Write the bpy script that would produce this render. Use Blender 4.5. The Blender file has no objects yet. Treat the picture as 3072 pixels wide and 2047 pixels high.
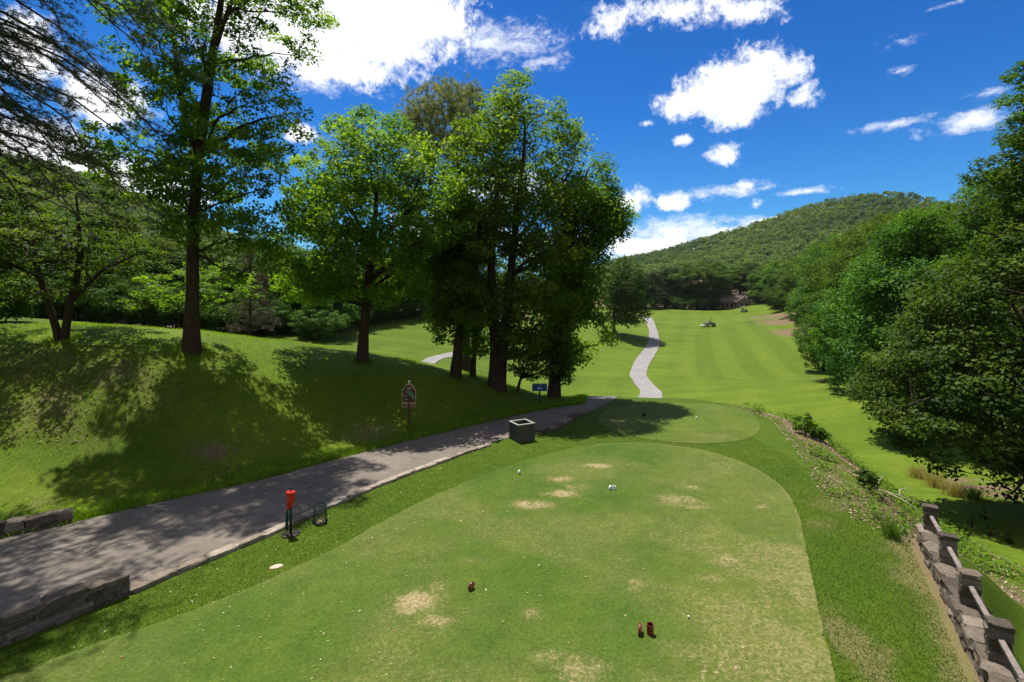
import bpy, math, random
import numpy as np
from mathutils import Vector, Matrix
from mathutils import noise as mnoise

R = math.radians
random.seed(7)
sc = bpy.context.scene
COL = sc.collection
CAM_H = 5.7
F = 480.0
K = 1024.0 / 2353.0            # survey sheet units -> frame units

# ------------------------------------------------------------------ helpers
def link(o, parent=None):
    COL.objects.link(o)
    if parent is not None:
        o.parent = parent
    return o

def tag(o, label=None, cat=None, group=None, kind=None):
    if label: o['label'] = label
    if cat: o['category'] = cat
    if group: o['group'] = group
    if kind: o['kind'] = kind
    return o

def empty(name, loc, rz=0.0):
    o = bpy.data.objects.new(name, None)
    o.empty_display_size = 0.2
    o.location = loc
    o.rotation_euler = (0, 0, rz)
    return link(o)

def np_mesh(name, V, Fc, mat, parent=None, attrs=None, smooth=False):
    """V (n,3); Fc (m,k) one face size"""
    V = np.ascontiguousarray(V, dtype=np.float32)
    Fc = np.ascontiguousarray(Fc, dtype=np.int32)
    me = bpy.data.meshes.new(name)
    me.vertices.add(len(V)); me.vertices.foreach_set('co', V.ravel())
    k = Fc.shape[1]
    me.loops.add(Fc.size); me.loops.foreach_set('vertex_index', Fc.ravel())
    me.polygons.add(len(Fc))
    me.polygons.foreach_set('loop_start', np.arange(0, Fc.size, k, dtype=np.int32))
    try:
        me.polygons.foreach_set('loop_total', np.full(len(Fc), k, dtype=np.int32))
    except Exception:
        pass
    me.update(calc_edges=True)
    me.validate()
    if attrs:
        for an, arr in attrs.items():
            arr = np.ascontiguousarray(arr, dtype=np.float32)
            if arr.ndim == 2:
                a = me.attributes.new(an, 'FLOAT_COLOR', 'POINT'); a.data.foreach_set('color', arr.ravel())
            else:
                a = me.attributes.new(an, 'FLOAT', 'POINT'); a.data.foreach_set('value', arr)
    if smooth:
        me.polygons.foreach_set('use_smooth', np.ones(len(Fc), dtype=bool))
    if mat: me.materials.append(mat)
    return link(bpy.data.objects.new(name, me), parent)

class MB:
    """collects shapes, then links them as one mesh object"""
    def __init__(s): s.v = []; s.f = []; s.t = []
    def add(s, vs, fs, tone=0.5):
        b = len(s.v)
        s.v += [tuple(map(float, q)) for q in vs]
        s.f += [tuple(i + b for i in q) for q in fs]
        s.t += [tone] * len(vs)
    def box(s, c, size, rz=0.0, m=None, taper=1.0, tone=0.5):
        x, y, z = size[0] / 2, size[1] / 2, size[2] / 2
        vs = []
        for sz in (-1, 1):
            k = taper if sz > 0 else 1.0
            for sx, sy in ((-1, -1), (1, -1), (1, 1), (-1, 1)):
                vs.append(Vector((sx * x * k, sy * y * k, sz * z)))
        M = Matrix.Translation(c) @ Matrix.Rotation(rz, 4, 'Z') if m is None else m @ Matrix.Translation(c) @ Matrix.Rotation(rz, 4, 'Z')
        vs = [M @ q for q in vs]
        s.add(vs, [(3, 2, 1, 0), (4, 5, 6, 7), (0, 1, 5, 4), (1, 2, 6, 5), (2, 3, 7, 6), (3, 0, 4, 7)], tone)
    def tube(s, pts, rad, n=8, cap=True, tone=0.5):
        V, Fq = tube(pts, rad, n)
        b = len(s.v)
        s.add(V, Fq, tone)
        if cap:
            s.f.append(tuple(b + i for i in range(n))[::-1])
            s.f.append(tuple(b + (len(pts) - 1) * n + i for i in range(n)))
    def lathe(s, prof, c=(0, 0, 0), n=20, sx=1.0, sy=1.0, tone=0.5, m=None):
        vs = []; fs = []
        for r, z in prof:
            for i in range(n):
                a = 2 * math.pi * i / n
                q = Vector((c[0] + r * sx * math.cos(a), c[1] + r * sy * math.sin(a), c[2] + z))
                vs.append(m @ q if m is not None else q)
        for j in range(len(prof) - 1):
            for i in range(n):
                fs.append((j * n + i, j * n + (i + 1) % n, (j + 1) * n + (i + 1) % n, (j + 1) * n + i))
        fs.append(tuple(range(n))[::-1]); fs.append(tuple((len(prof) - 1) * n + i for i in range(n)))
        s.add(vs, fs, tone)
    def prism(s, poly, t, m, tone=0.5):
        """poly in local xz, thickness t along local y, placed by m"""
        n = len(poly)
        vs = [m @ Vector((x, -t / 2, z)) for x, z in poly] + [m @ Vector((x, t / 2, z)) for x, z in poly]
        fs = [tuple(range(n)), tuple(range(2 * n - 1, n - 1, -1))]
        for i in range(n):
            j = (i + 1) % n
            fs.append((j, i, n + i, n + j))
        s.add(vs, fs, tone)
    def rock(s, c, size, rz, rng, tone=None, m=None, rough=0.12):
        """an irregular squared stone"""
        g = [-1, -0.72, 0.72, 1]
        idx = {}; vs = []; fs = []
        def vid(i, j, k):
            if (i, j, k) not in idx:
                x, y, z = g[i], g[j], g[k]
                e = (abs(x) == 1) + (abs(y) == 1) + (abs(z) == 1)
                sh = 1.0 if e <= 1 else (0.93 if e == 2 else 0.86)
                q = Vector((x * sh * size[0] / 2, y * sh * size[1] / 2, z * sh * size[2] / 2))
                q += Vector([(rng.random() - .5) * rough * size[a] for a in range(3)])
                q = Matrix.Translation(c) @ Matrix.Rotation(rz, 4, 'Z') @ q
                if m is not None: q = m @ q
                idx[(i, j, k)] = len(vs); vs.append(q)
            return idx[(i, j, k)]
        for a in range(3):
            for b in range(3):
                fs.append((vid(a, b, 0), vid(a, b + 1, 0), vid(a + 1, b + 1, 0), vid(a + 1, b, 0)))
                fs.append((vid(a, b, 3), vid(a + 1, b, 3), vid(a + 1, b + 1, 3), vid(a, b + 1, 3)))
                fs.append((vid(a, 0, b), vid(a + 1, 0, b), vid(a + 1, 0, b + 1), vid(a, 0, b + 1)))
                fs.append((vid(a, 3, b), vid(a, 3, b + 1), vid(a + 1, 3, b + 1), vid(a + 1, 3, b)))
                fs.append((vid(0, a, b), vid(0, a, b + 1), vid(0, a + 1, b + 1), vid(0, a + 1, b)))
                fs.append((vid(3, a, b), vid(3, a + 1, b), vid(3, a + 1, b + 1), vid(3, a, b + 1)))
        s.add(vs, fs, rng.random() if tone is None else tone)
    def build(s, name, mat, parent=None, smooth=False, bevel=0.0):
        me = bpy.data.meshes.new(name)
        me.from_pydata(s.v, [], s.f)
        a = me.attributes.new('tone', 'FLOAT', 'POINT'); a.data.foreach_set('value', np.array(s.t, dtype=np.float32))
        me.materials.append(mat)
        if smooth:
            me.polygons.foreach_set('use_smooth', np.ones(len(me.polygons), dtype=bool))
        me.update()
        o = link(bpy.data.objects.new(name, me), parent)
        if bevel:
            b = o.modifiers.new('edge', 'BEVEL'); b.width = bevel; b.segments = 2; b.limit_method = 'ANGLE'
        return o

def tube(pts, rad, n=8):
    P_ = np.array(pts, dtype=float); m = len(P_)
    T = np.gradient(P_, axis=0); T /= (np.linalg.norm(T, axis=1)[:, None] + 1e-9)
    V = np.zeros((m, n, 3))
    ref = np.array([0.31, 0.94, 0.12]) if abs(T[0][1]) < .9 else np.array([1., 0, 0])
    for i in range(m):
        u = ref - T[i] * np.dot(ref, T[i]); u /= np.linalg.norm(u) + 1e-9; ref = u
        w = np.cross(T[i], u)
        a = np.linspace(0, 2 * math.pi, n, endpoint=False)
        r = rad[i] if hasattr(rad, '__len__') else rad
        V[i] = P_[i] + r * (np.cos(a)[:, None] * u + np.sin(a)[:, None] * w)
    i0 = np.arange(n); i1 = (i0 + 1) % n
    Q = []
    for j in range(m - 1):
        Q.append(np.stack([j * n + i0, j * n + i1, (j + 1) * n + i1, (j + 1) * n + i0], 1))
    return V.reshape(-1, 3), np.concatenate(Q)

def _hash(ix, iy, seed):
    h = (ix.astype(np.int64) * 374761393 + iy.astype(np.int64) * 668265263 + seed * 1442695041) & 0xFFFFFFFF
    h = ((h ^ (h >> 13)) * 1274126177) & 0xFFFFFFFF
    return ((h ^ (h >> 16)) & 0xFFFF) / 65535.0
def vnoise(x, y, seed=0):
    ix = np.floor(x); iy = np.floor(y); fx = x - ix; fy = y - iy
    fx = fx * fx * (3 - 2 * fx); fy = fy * fy * (3 - 2 * fy)
    a = _hash(ix, iy, seed); b = _hash(ix + 1, iy, seed); c = _hash(ix, iy + 1, seed); d = _hash(ix + 1, iy + 1, seed)
    return (a * (1 - fx) + b * fx) * (1 - fy) + (c * (1 - fx) + d * fx) * fy
def fbm(x, y, seed=0, o=4):
    t = 0; amp = .5
    for k in range(o):
        t = t + amp * vnoise(x * 2 ** k, y * 2 ** k, seed + k * 17); amp *= .5
    return t / (1 - .5 ** o)
def sstep(a, b, x):
    t = np.clip((x - a) / (b - a), 0, 1); return t * t * (3 - 2 * t)

def poly_sd(x, y, poly):
    """signed distance, negative inside"""
    p = np.array(poly, dtype=float); q = np.roll(p, -1, 0)
    d = np.full(x.shape, 1e9); ins = np.zeros(x.shape, dtype=bool)
    for (ax, ay), (bx, by) in zip(p, q):
        ex, ey = bx - ax, by - ay
        t = np.clip(((x - ax) * ex + (y - ay) * ey) / (ex * ex + ey * ey + 1e-12), 0, 1)
        d = np.minimum(d, np.hypot(x - ax - t * ex, y - ay - t * ey))
        c = ((ay > y) != (by > y)) & (x < (bx - ax) * (y - ay) / (by - ay + 1e-12) + ax)
        ins ^= c
    return np.where(ins, -d, d)
def line_d(x, y, pts):
    d = np.full(x.shape, 1e9)
    for (ax, ay), (bx, by) in zip(pts[:-1], pts[1:]):
        ex, ey = bx - ax, by - ay
        t = np.clip(((x - ax) * ex + (y - ay) * ey) / (ex * ex + ey * ey + 1e-12), 0, 1)
        d = np.minimum(d, np.hypot(x - ax - t * ex, y - ay - t * ey))
    return d

# ------------------------------------------------------------------ terrain
def at(u, v, Y): return ((u - 512) / F * Y, Y, CAM_H - (v - 300) / F * Y)
CP = [at(648, 401, 45), at(590, 398, 46), at(740, 374, 62), at(640, 374, 60), (17, 32.6, -3.8), (24, 29.6, -4.0), (26, 25, -3.9), (23, 21, -3.5),
      (11, 9, -1.4), (13.2, 13, -1.6), (12.8, 17, -2.2), (9, 4, -1.5), (17, 20, -3.0), (14, 5, -2), (22, 10, -2.6), (30, 18, -3.6), (13, 36, -3.9), (6, 38, -3.6),
      at(740, 350, 85), at(640, 350, 88), at(740, 331, 110), at(640, 331, 106), at(640, 317, 132), at(740, 317, 135), at(700, 311, 168), at(780, 313, 152),
      at(800, 322, 115), at(650, 309, 175), at(822, 339, 86), at(862, 372, 62), at(560, 312, 150), at(720, 309.5, 190), (60, 230, 7), (120, 230, 14), (0, 230, 6), (40, 260, 10),
      (95, 150, 8), (75, 90, 5), (55, 50, 3), (48, 30, 0), (120, 60, 14), (60, 10, 0),
      at(430, 362, 48), at(400, 345, 58), at(420, 325, 76), at(480, 318, 88), at(360, 322, 74), at(479, 371, 42), at(600, 334, 95), at(540, 365, 60), (-20, 110, 5), (-60, 110, 8), (-10, 150, 7),
      at(191, 350, 19), at(61, 339, 19), at(0, 320, 25), at(100, 325, 25), at(174, 331, 25), at(250, 336, 27), at(305, 344, 28), at(362, 360, 25), at(430, 372, 25.5), at(498, 387, 26), at(553, 398, 27.5),
      at(270, 375, 21.5), at(340, 390, 21.5), at(120, 400, 17), at(0, 392, 17), at(0, 470, 13.3), at(100, 440, 15.3), at(220, 420, 17.5),
      (-26, 36, 3.4), (-12, 37, 1.0), (-16, 46, .6), (-35, 50, 2.5), (-60, 60, 4), (-100, 90, 10), (-45, 25, 6), (-35, 12, 4.5), (-24, 12.5, 3.0), (-60, 5, 7), (-30, 5, 3),
      (0, -40, 0), (-60, -40, 4), (60, -40, -2), (-150, 40, 14), (150, 20, 12), (-120, 180, 14), (180, 160, 22), (0, 300, 14), (-200, 300, 26), (250, 300, 30)]
_cp = np.array(CP); _c2 = 5.0 ** 2
def _phi(r2): return np.sqrt(r2 + _c2)
_A = _phi(((_cp[:, None, :2] - _cp[None, :, :2]) ** 2).sum(-1))
_n = len(_cp)
_M = np.zeros((_n + 1, _n + 1)); _M[:_n, :_n] = _A - 0.25 * np.eye(_n); _M[:_n, _n] = 1; _M[_n, :_n] = 1
_w = np.linalg.solve(_M, np.append(_cp[:, 2], 0))
PLAT = [(-45, -30), (-30, 2), (-22, 5.8), (-16, 9.2), (-12.2, 11.3), (-11.15, 12.2), (-8.2, 14.9), (-6.4, 17), (-3.3, 20.3), (.5, 24.2), (3.6, 26.4), (6, 27.3), (10, 27.2), (12.2, 25.4),
        (12.8, 22.8), (11.2, 17.9), (9.6, 13.96), (9.4, 12.5), (9.6, 11.5), (9.85, 11.1), (6.05, 4.6), (2, -4), (0, -30)]
_BA = np.array([(-14, 12, 6.5), (-5, 19, 6), (2, 26, 4.5), (6, 28, 9), (11, 27, 9), (13, 24, 5), (11.5, 17, 4.5), (10, 12.5, 2.5), (9, 9, 1.0), (7, 5, 1.0)])
def hgt(x, y):
    x = np.atleast_1d(np.asarray(x, dtype=float)); y = np.atleast_1d(np.asarray(y, dtype=float)); shp = x.shape
    x = x.ravel(); y = y.ravel()
    xc = np.clip(x, -260, 300); yc = np.clip(y, -60, 320)
    S = np.full(x.shape, _w[_n])
    for i in range(_n):
        S += _w[i] * _phi((xc - _cp[i, 0]) ** 2 + (yc - _cp[i, 1]) ** 2)
    sd = poly_sd(x, y, PLAT)
    num = 0; den = 0
    for bx, by, b in _BA:
        w = 1 / ((x - bx) ** 2 + (y - by) ** 2 + .5) ** 1.5; num = num + w * b; den = den + w
    w = sstep(0, 1, np.clip(sd, 0, None) / (num / den))
    rough = (fbm(x * .6, y * .6, 3) - .5) * .16 * sstep(.5, 3, sd)
    return (w * S + rough).reshape(shp)
def h1(x, y): return float(hgt(x, y)[0])
def P(dx, dy, z=0.0):
    u, v = dx * K, dy * K
    Y = F * (CAM_H - z) / (v - 300); return ((u - 512) / F * Y, Y)
def RC(dx, dy, ymin=4.0, ymax=330.0):
    """walk a sight line out over the terrain until it meets the ground"""
    u, v = dx * K, dy * K
    ys = np.geomspace(ymin, ymax, 900); xs = (u - 512) / F * ys; zs = CAM_H - (v - 300) / F * ys
    hit = np.where(zs <= hgt(xs, ys))[0]
    i = hit[0] if len(hit) else len(ys) - 1
    return float(xs[i]), float(ys[i]), h1(xs[i], ys[i])

# ------------------------------------------------------------------ materials
def mat_new(name):
    m = bpy.data.materials.new(name); m.use_nodes = True
    nt = m.node_tree; nt.nodes.clear()
    out = nt.nodes.new('ShaderNodeOutputMaterial')
    b = nt.nodes.new('ShaderNodeBsdfPrincipled'); nt.links.new(b.outputs[0], out.inputs[0])
    return m, nt, b, out
def nd(nt, t, **kw):
    n = nt.nodes.new(t)
    for k, v in kw.items(): setattr(n, k, v)
    return n
def noise_tex(nt, scale, detail=4, rough=.6, vec=None, dist=0.0):
    n = nd(nt, 'ShaderNodeTexNoise'); n.inputs['Scale'].default_value = scale; n.inputs['Detail'].default_value = detail
    n.inputs['Roughness'].default_value = rough; n.inputs['Distortion'].default_value = dist
    if vec is not None: nt.links.new(vec, n.inputs['Vector'])
    return n.outputs['Fac']
def ramp(nt, fac, stops):
    r = nd(nt, 'ShaderNodeValToRGB'); el = r.color_ramp.elements
    while len(el) < len(stops): el.new(.5)
    for e, (p, c) in zip(el, stops):
        e.position = p; e.color = (*c, 1) if len(c) == 3 else c
    nt.links.new(fac, r.inputs[0]); return r.outputs[0]
def mixc(nt, fac, a, b, mode='MIX'):
    m = nd(nt, 'ShaderNodeMix', data_type='RGBA', blend_type=mode)
    for sock, v in ((m.inputs[0], fac), (m.inputs[6], a), (m.inputs[7], b)):
        if isinstance(v, (int, float)): sock.default_value = v
        elif isinstance(v, tuple): sock.default_value = (*v, 1) if len(v) == 3 else v
        else: nt.links.new(v, sock)
    return m.outputs[2]
def mth(nt, op, a, b=None, c=None, clamp=False):
    m = nd(nt, 'ShaderNodeMath', operation=op, use_clamp=clamp)
    for i, v in enumerate((a, b, c)):
        if v is None: continue
        if isinstance(v, (int, float)): m.inputs[i].default_value = v
        else: nt.links.new(v, m.inputs[i])
    return m.outputs[0]
def geo_pos(nt): return nd(nt, 'ShaderNodeNewGeometry').outputs['Position']
def obj_pos(nt): return nd(nt, 'ShaderNodeTexCoord').outputs['Object']
def bump(nt, b, h, strength=.5, dist=.02):
    n = nd(nt, 'ShaderNodeBump'); n.inputs['Strength'].default_value = strength; n.inputs['Distance'].default_value = dist
    nt.links.new(h, n.inputs['Height']); nt.links.new(n.outputs[0], b.inputs['Normal'])
def attr(nt, name): return nd(nt, 'ShaderNodeAttribute', attribute_name=name)
def scaled(nt, vec, s):
    m = nd(nt, 'ShaderNodeVectorMath', operation='MULTIPLY'); nt.links.new(vec, m.inputs[0]); m.inputs[1].default_value = s
    return m.outputs[0]

def simple(name, col, rough=.6, noise_amt=.15, scale=8, metal=0.0, spec=.4, bmp=0.0, use_obj=True):
    m, nt, b, _ = mat_new(name)
    p = obj_pos(nt)
    f = noise_tex(nt, scale, 5, .65, p)
    lo = tuple(c * (1 - noise_amt) for c in col); hi = tuple(min(1, c * (1 + noise_amt)) for c in col)
    nt.links.new(ramp(nt, f, [(.3, lo), (.7, hi)]), b.inputs['Base Color'])
    b.inputs['Roughness'].default_value = rough; b.inputs['Metallic'].default_value = metal
    b.inputs['Specular IOR Level'].default_value = spec
    if bmp: bump(nt, b, f, bmp, .01)
    return m

def leaf_mat(name, dark, mid, light, transl=.4, hue_var=.12, spec=.15):
    m, nt, b, out = mat_new(name)
    t = attr(nt, 'tone').outputs['Fac']
    oi = nd(nt, 'ShaderNodeObjectInfo')
    c = ramp(nt, t, [(.1, dark), (.5, mid), (.95, light)])
    hs = nd(nt, 'ShaderNodeHueSaturation'); nt.links.new(c, hs.inputs['Color'])
    v = mth(nt, 'MULTIPLY_ADD', oi.outputs['Random'], .5 * hue_var * 4, 1 - hue_var); nt.links.new(v, hs.inputs['Value'])
    hh = mth(nt, 'MULTIPLY_ADD', oi.outputs['Random'], .03, .485); nt.links.new(hh, hs.inputs['Hue'])
    nt.links.new(hs.outputs[0], b.inputs['Base Color'])
    b.inputs['Roughness'].default_value = .55; b.inputs['Specular IOR Level'].default_value = spec
    tr = nd(nt, 'ShaderNodeBsdfTranslucent')
    bright = mixc(nt, 1.0, hs.outputs[0], (2.4, 2.55, .75), 'MULTIPLY'); nt.links.new(bright, tr.inputs['Color'])
    mx = nd(nt, 'ShaderNodeMixShader'); mx.inputs[0].default_value = transl
    nt.links.new(b.outputs[0], mx.inputs[1]); nt.links.new(tr.outputs[0], mx.inputs[2]); nt.links.new(mx.outputs[0], out.inputs[0])
    return m

def bark_mat(name, c0, c1):
    m, nt, b, _ = mat_new(name)
    p = scaled(nt, obj_pos(nt), (6, 6, 1.2))
    f = noise_tex(nt, 2.2, 6, .7, p)
    nt.links.new(ramp(nt, f, [(.3, c0), (.7, c1)]), b.inputs['Base Color']); b.inputs['Roughness'].default_value = .9
    b.inputs['Specular IOR Level'].default_value = .15
    bump(nt, b, f, .9, .05)
    return m

M = {}
M['bark'] = bark_mat('bark', (.022, .014, .009), (.085, .056, .036))
M['bark_pine'] = bark_mat('pine bark', (.025, .016, .014), (.10, .065, .05))
M['leaf_tulip'] = leaf_mat('tulip leaves', (.048, .092, .008), (.088, .150, .010), (.17, .225, .018), .52)
M['leaf_maple'] = leaf_mat('maple leaves', (.055, .115, .010), (.105, .185, .014), (.21, .28, .03), .52)
M['leaf_dark'] = leaf_mat('dark broad leaves', (.044, .090, .012), (.085, .150, .014), (.17, .225, .02), .56)
M['leaf_dog'] = leaf_mat('dogwood leaves', (.030, .064, .008), (.058, .108, .012), (.13, .19, .02), .45)
M['leaf_oak'] = leaf_mat('oak leaves', (.036, .084, .015), (.068, .138, .020), (.145, .222, .034), .22, .28, .07)
M['leaf_wood'] = leaf_mat('woodland leaves', (.038, .076, .012), (.072, .126, .016), (.125, .175, .02), .2, .32, .06)
M['leaf_hill'] = leaf_mat('hill leaves', (.050, .092, .024), (.098, .150, .036), (.155, .195, .05), .25, .1, .05)
M['needle'] = leaf_mat('pine needles', (.018, .030, .014), (.035, .052, .020), (.07, .085, .035), .2)
M['needle_grey'] = leaf_mat('grey pine needles', (.10, .115, .075), (.17, .185, .115), (.27, .27, .18), .35)
M['dead'] = leaf_mat('dead twigs', (.06, .045, .036), (.11, .085, .07), (.18, .14, .115), .1)
M['weed'] = leaf_mat('weed leaves', (.05, .10, .012), (.10, .18, .02), (.18, .27, .035), .4)
M['blade'] = leaf_mat('grass blades', (.085, .15, .006), (.155, .24, .008), (.27, .31, .03), .5)
M['straw'] = leaf_mat('straw blades', (.14, .11, .05), (.25, .19, .09), (.38, .30, .16), .35)
M['litter'] = leaf_mat('leaf litter', (.30, .19, .07), (.52, .42, .20), (.70, .62, .40), .2)
M['chips'] = leaf_mat('mulch chips', (.13, .08, .055), (.28, .19, .14), (.48, .36, .28), .05)
M['stick'] = simple('dry sticks', (.42, .34, .26), .8)

# lawn: attribute mask r = dry grass, g = bare soil / mulch, b = light mown turf
def lawn_mat(name, lush, mown, dry, soil, fine=16.0):
    m, nt, b, _ = mat_new(name)
    p = geo_pos(nt)
    a = attr(nt, 'mask'); sep = nd(nt, 'ShaderNodeSeparateColor'); nt.links.new(a.outputs['Color'], sep.inputs[0])
    rd, gr, bl = sep.outputs['Red'], sep.outputs['Green'], sep.outputs['Blue']
    n1 = noise_tex(nt, .35, 5, .6, p); n2 = noise_tex(nt, 2.2, 6, .68, p); n3 = noise_tex(nt, fine, 6, .82, p)
    n4 = noise_tex(nt, fine * .75, 6, .8, p, .6); n5 = noise_tex(nt, 42, 3, .8, p)
    c = mixc(nt, bl, lush, mown)
    c = mixc(nt, 1.0, c, ramp(nt, n2, [(.3, (.80, .84, .80)), (.7, (1.20, 1.13, 1.1))]), 'MULTIPLY')
    c = mixc(nt, 1.0, c, ramp(nt, n1, [(.3, (.86, .93, .9)), (.7, (1.14, 1.05, 1.06))]), 'MULTIPLY')
    # dry blades: an even yellowing broken up by ragged flecks
    c = mixc(nt, mth(nt, 'MULTIPLY', rd, .55), c, tuple(q * .55 for q in dry))
    fl = mth(nt, 'MULTIPLY', mth(nt, 'ADD', mth(nt, 'SUBTRACT', n4, .62), mth(nt, 'MULTIPLY', rd, .40)), 7.0, clamp=True)
    fl = mth(nt, 'MULTIPLY', fl, mth(nt, 'MULTIPLY', rd, 3.0, clamp=True))
    c = mixc(nt, mth(nt, 'MULTIPLY', fl, .55), c, dry)
    sf = mth(nt, 'MULTIPLY', mth(nt, 'ADD', mth(nt, 'SUBTRACT', n4, .66), mth(nt, 'MULTIPLY', gr, .42)), 8.0, clamp=True)
    sf = mth(nt, 'MULTIPLY', sf, mth(nt, 'MULTIPLY', gr, 3.0, clamp=True))
    sc_ = ramp(nt, n5, [(.3, tuple(q * .6 for q in soil)), (.7, tuple(q * 1.35 for q in soil))])
    c = mixc(nt, sf, c, sc_)
    fv = ramp(nt, n3, [(.30, (.50, .55, .45)), (.5, (1, 1, 1)), (.70, (1.55, 1.42, 1.45))]); c = mixc(nt, .85, c, mixc(nt, 1.0, c, fv, 'MULTIPLY'))
    fv = ramp(nt, n5, [(.32, (.55, .6, .5)), (.5, (1, 1, 1)), (.68, (1.5, 1.4, 1.45))]); c = mixc(nt, .7, c, mixc(nt, 1.0, c, fv, 'MULTIPLY'))
    nt.links.new(c, b.inputs['Base Color'])
    b.inputs['Roughness'].default_value = .85; b.inputs['Specular IOR Level'].default_value = .12
    bump(nt, b, mth(nt, 'ADD', mth(nt, 'MULTIPLY', n3, .5), mth(nt, 'MULTIPLY', n2, .4)), .5, .05)
    return m
M['lawn'] = lawn_mat('rough lawn', (.060, .106, .006), (.124, .188, .014), (.22, .18, .08), (.19, .125, .085), 20)
M['tee'] = lawn_mat('tee turf', (.058, .110, .013), (.094, .138, .018), (.30, .25, .11), (.34, .265, .155), 17)

def asphalt(name, c0, c1):
    m, nt, b, _ = mat_new(name)
    p = geo_pos(nt); f = noise_tex(nt, 90, 3, .8, p); g = noise_tex(nt, .8, 5, .6, p)
    c = ramp(nt, g, [(.25, tuple(q * .86 for q in c0)), (.5, c0), (.75, c1)])
    g2 = noise_tex(nt, 7, 5, .75, p); c = mixc(nt, 1.0, c, ramp(nt, g2, [(.3, (.84, .84, .84)), (.7, (1.12, 1.12, 1.12))]), 'MULTIPLY')
    vr = nd(nt, 'ShaderNodeTexVoronoi', feature='DISTANCE_TO_EDGE'); vr.inputs['Scale'].default_value = .45; wv = nd(nt, 'ShaderNodeVectorMath', operation='ADD'); nt.links.new(p, wv.inputs[0]); nv_ = nd(nt, 'ShaderNodeTexNoise'); nv_.inputs['Scale'].default_value = 1.3; nv_.inputs['Detail'].default_value = 5; nt.links.new(p, nv_.inputs['Vector']); nt.links.new(nv_.outputs['Color'], wv.inputs[1]); nt.links.new(wv.outputs[0], vr.inputs['Vector'])
    crk = mth(nt, 'MULTIPLY', mth(nt, 'LESS_THAN', vr.outputs['Distance'], .012), mth(nt, 'GREATER_THAN', g, .5)); c = mixc(nt, mth(nt, 'MULTIPLY', crk, .45), c, (.05, .045, .04))
    c = mixc(nt, .5, c, mixc(nt, 1.0, c, ramp(nt, f, [(.3, (.6, .6, .6)), (.7, (1.45, 1.45, 1.45))]), 'MULTIPLY'))
    nt.links.new(c, b.inputs['Base Color']); b.inputs['Roughness'].default_value = .88; b.inputs['Specular IOR Level'].default_value = .2
    bump(nt, b, f, .3, .01)
    return m
M['asphalt'] = asphalt('asphalt', (.180, .152, .124), (.232, .200, .168))
M['concrete'] = asphalt('pale path', (.27, .255, .245), (.34, .325, .31))

def stone_mat(name, c0, c1, c2):
    m, nt, b, _ = mat_new(name)
    p = obj_pos(nt); t = attr(nt, 'tone').outputs['Fac']
    f = noise_tex(nt, 9, 6, .7, p); g = noise_tex(nt, 45, 4, .7, p)
    c = ramp(nt, t, [(.0, c0), (.5, c1), (1., c2)])
    c = mixc(nt, 1.0, c, ramp(nt, f, [(.25, (.55, .55, .55)), (.75, (1.45, 1.42, 1.4))]), 'MULTIPLY')
    c = mixc(nt, .6, c, mixc(nt, 1.0, c, ramp(nt, g, [(.3, (.65, .65, .65)), (.7, (1.35, 1.35, 1.35))]), 'MULTIPLY'))
    nt.links.new(c, b.inputs['Base Color']); b.inputs['Roughness'].default_value = .9; b.inputs['Specular IOR Level'].default_value = .2
    bump(nt, b, mth(nt, 'ADD', f, mth(nt, 'MULTIPLY', g, .4)), .8, .03)
    return m
M['stone'] = stone_mat('field stone', (.072, .057, .043), (.142, .114, .087), (.238, .200, .158))
M['stone_kerb'] = stone_mat('kerb stone', (.20, .16, .12), (.29, .24, .185), (.38, .325, .26))
M['mortar'] = simple('mortar', (.20, .18, .155), .95, .3, 12, bmp=.6)
M['old_wood'] = simple('weathered timber', (.20, .165, .145), .85, .35, 9, bmp=.4)
M['grey_wood'] = simple('grey green painted board', (.060, .060, .038), .6, .2, 6)
M['pale_trim'] = simple('pale trim', (.28, .27, .235), .6, .12, 6)
M['dark_hole'] = simple('dark inside', (.02, .018, .015), .9)
M['red'] = simple('red enamel', (.50, .018, .012), .3, .06, 4, spec=.5)
M['maroon'] = simple('maroon enamel', (.17, .012, .018), .3, .12, 4, spec=.5)
M['maroon_face'] = simple('maroon disc face', (.30, .10, .10), .35, .5, 14, spec=.5)
M['white'] = simple('white enamel', (.78, .78, .76), .4, .05, 4)
M['black'] = simple('black paint', (.012, .012, .012), .4, .1, 4)
M['dark_green'] = simple('dark green plastic', (.008, .035, .022), .5, .1, 4)
M['towel'] = simple('green towel', (.010, .055, .040), .95, .2, 14, bmp=.3)
M['steel'] = simple('dull steel', (.30, .31, .30), .35, .1, 5, metal=.8)
M['brown_sign'] = simple('brown sign board', (.085, .034, .016), .45, .1, 5)
M['tan_trim'] = simple('tan edging', (.58, .42, .22), .5, .1, 5)
M['gold'] = simple('pale gilt', (.75, .66, .48), .35, .05, 5)
M['map_green'] = simple('map green', (.09, .30, .17), .5, .1, 5)
M['map_dark'] = simple('map dark green', (.02, .10, .05), .5, .1, 5)
M['sign_white'] = simple('sign lettering', (.75, .75, .72), .5, .02, 5)
M['sign_dim'] = simple('dim lettering', (.10, .12, .16), .5, .02, 5)
M['sign_blue'] = simple('blue sign board', (.008, .055, .16), .4, .15, 3)
M['pale_edge'] = simple('pale sign edge', (.30, .42, .40), .5, .05, 5)
M['dark_post'] = simple('dark post', (.035, .028, .02), .7, .2, 5)
M['brick'] = simple('pinkish brick', (.30, .17, .14), .9, .25, 4)
M['shingle'] = simple('weathered shingle', (.24, .175, .16), .9, .3, 2.5)
M['glass'] = simple('dark glass', (.02, .025, .03), .1, .1, 3, spec=.6)
M['house_trim'] = simple('house trim', (.55, .48, .42), .7, .1, 4)
M['cart_body'] = simple('pale green cart body', (.30, .38, .33), .35, .05, 4)
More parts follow.
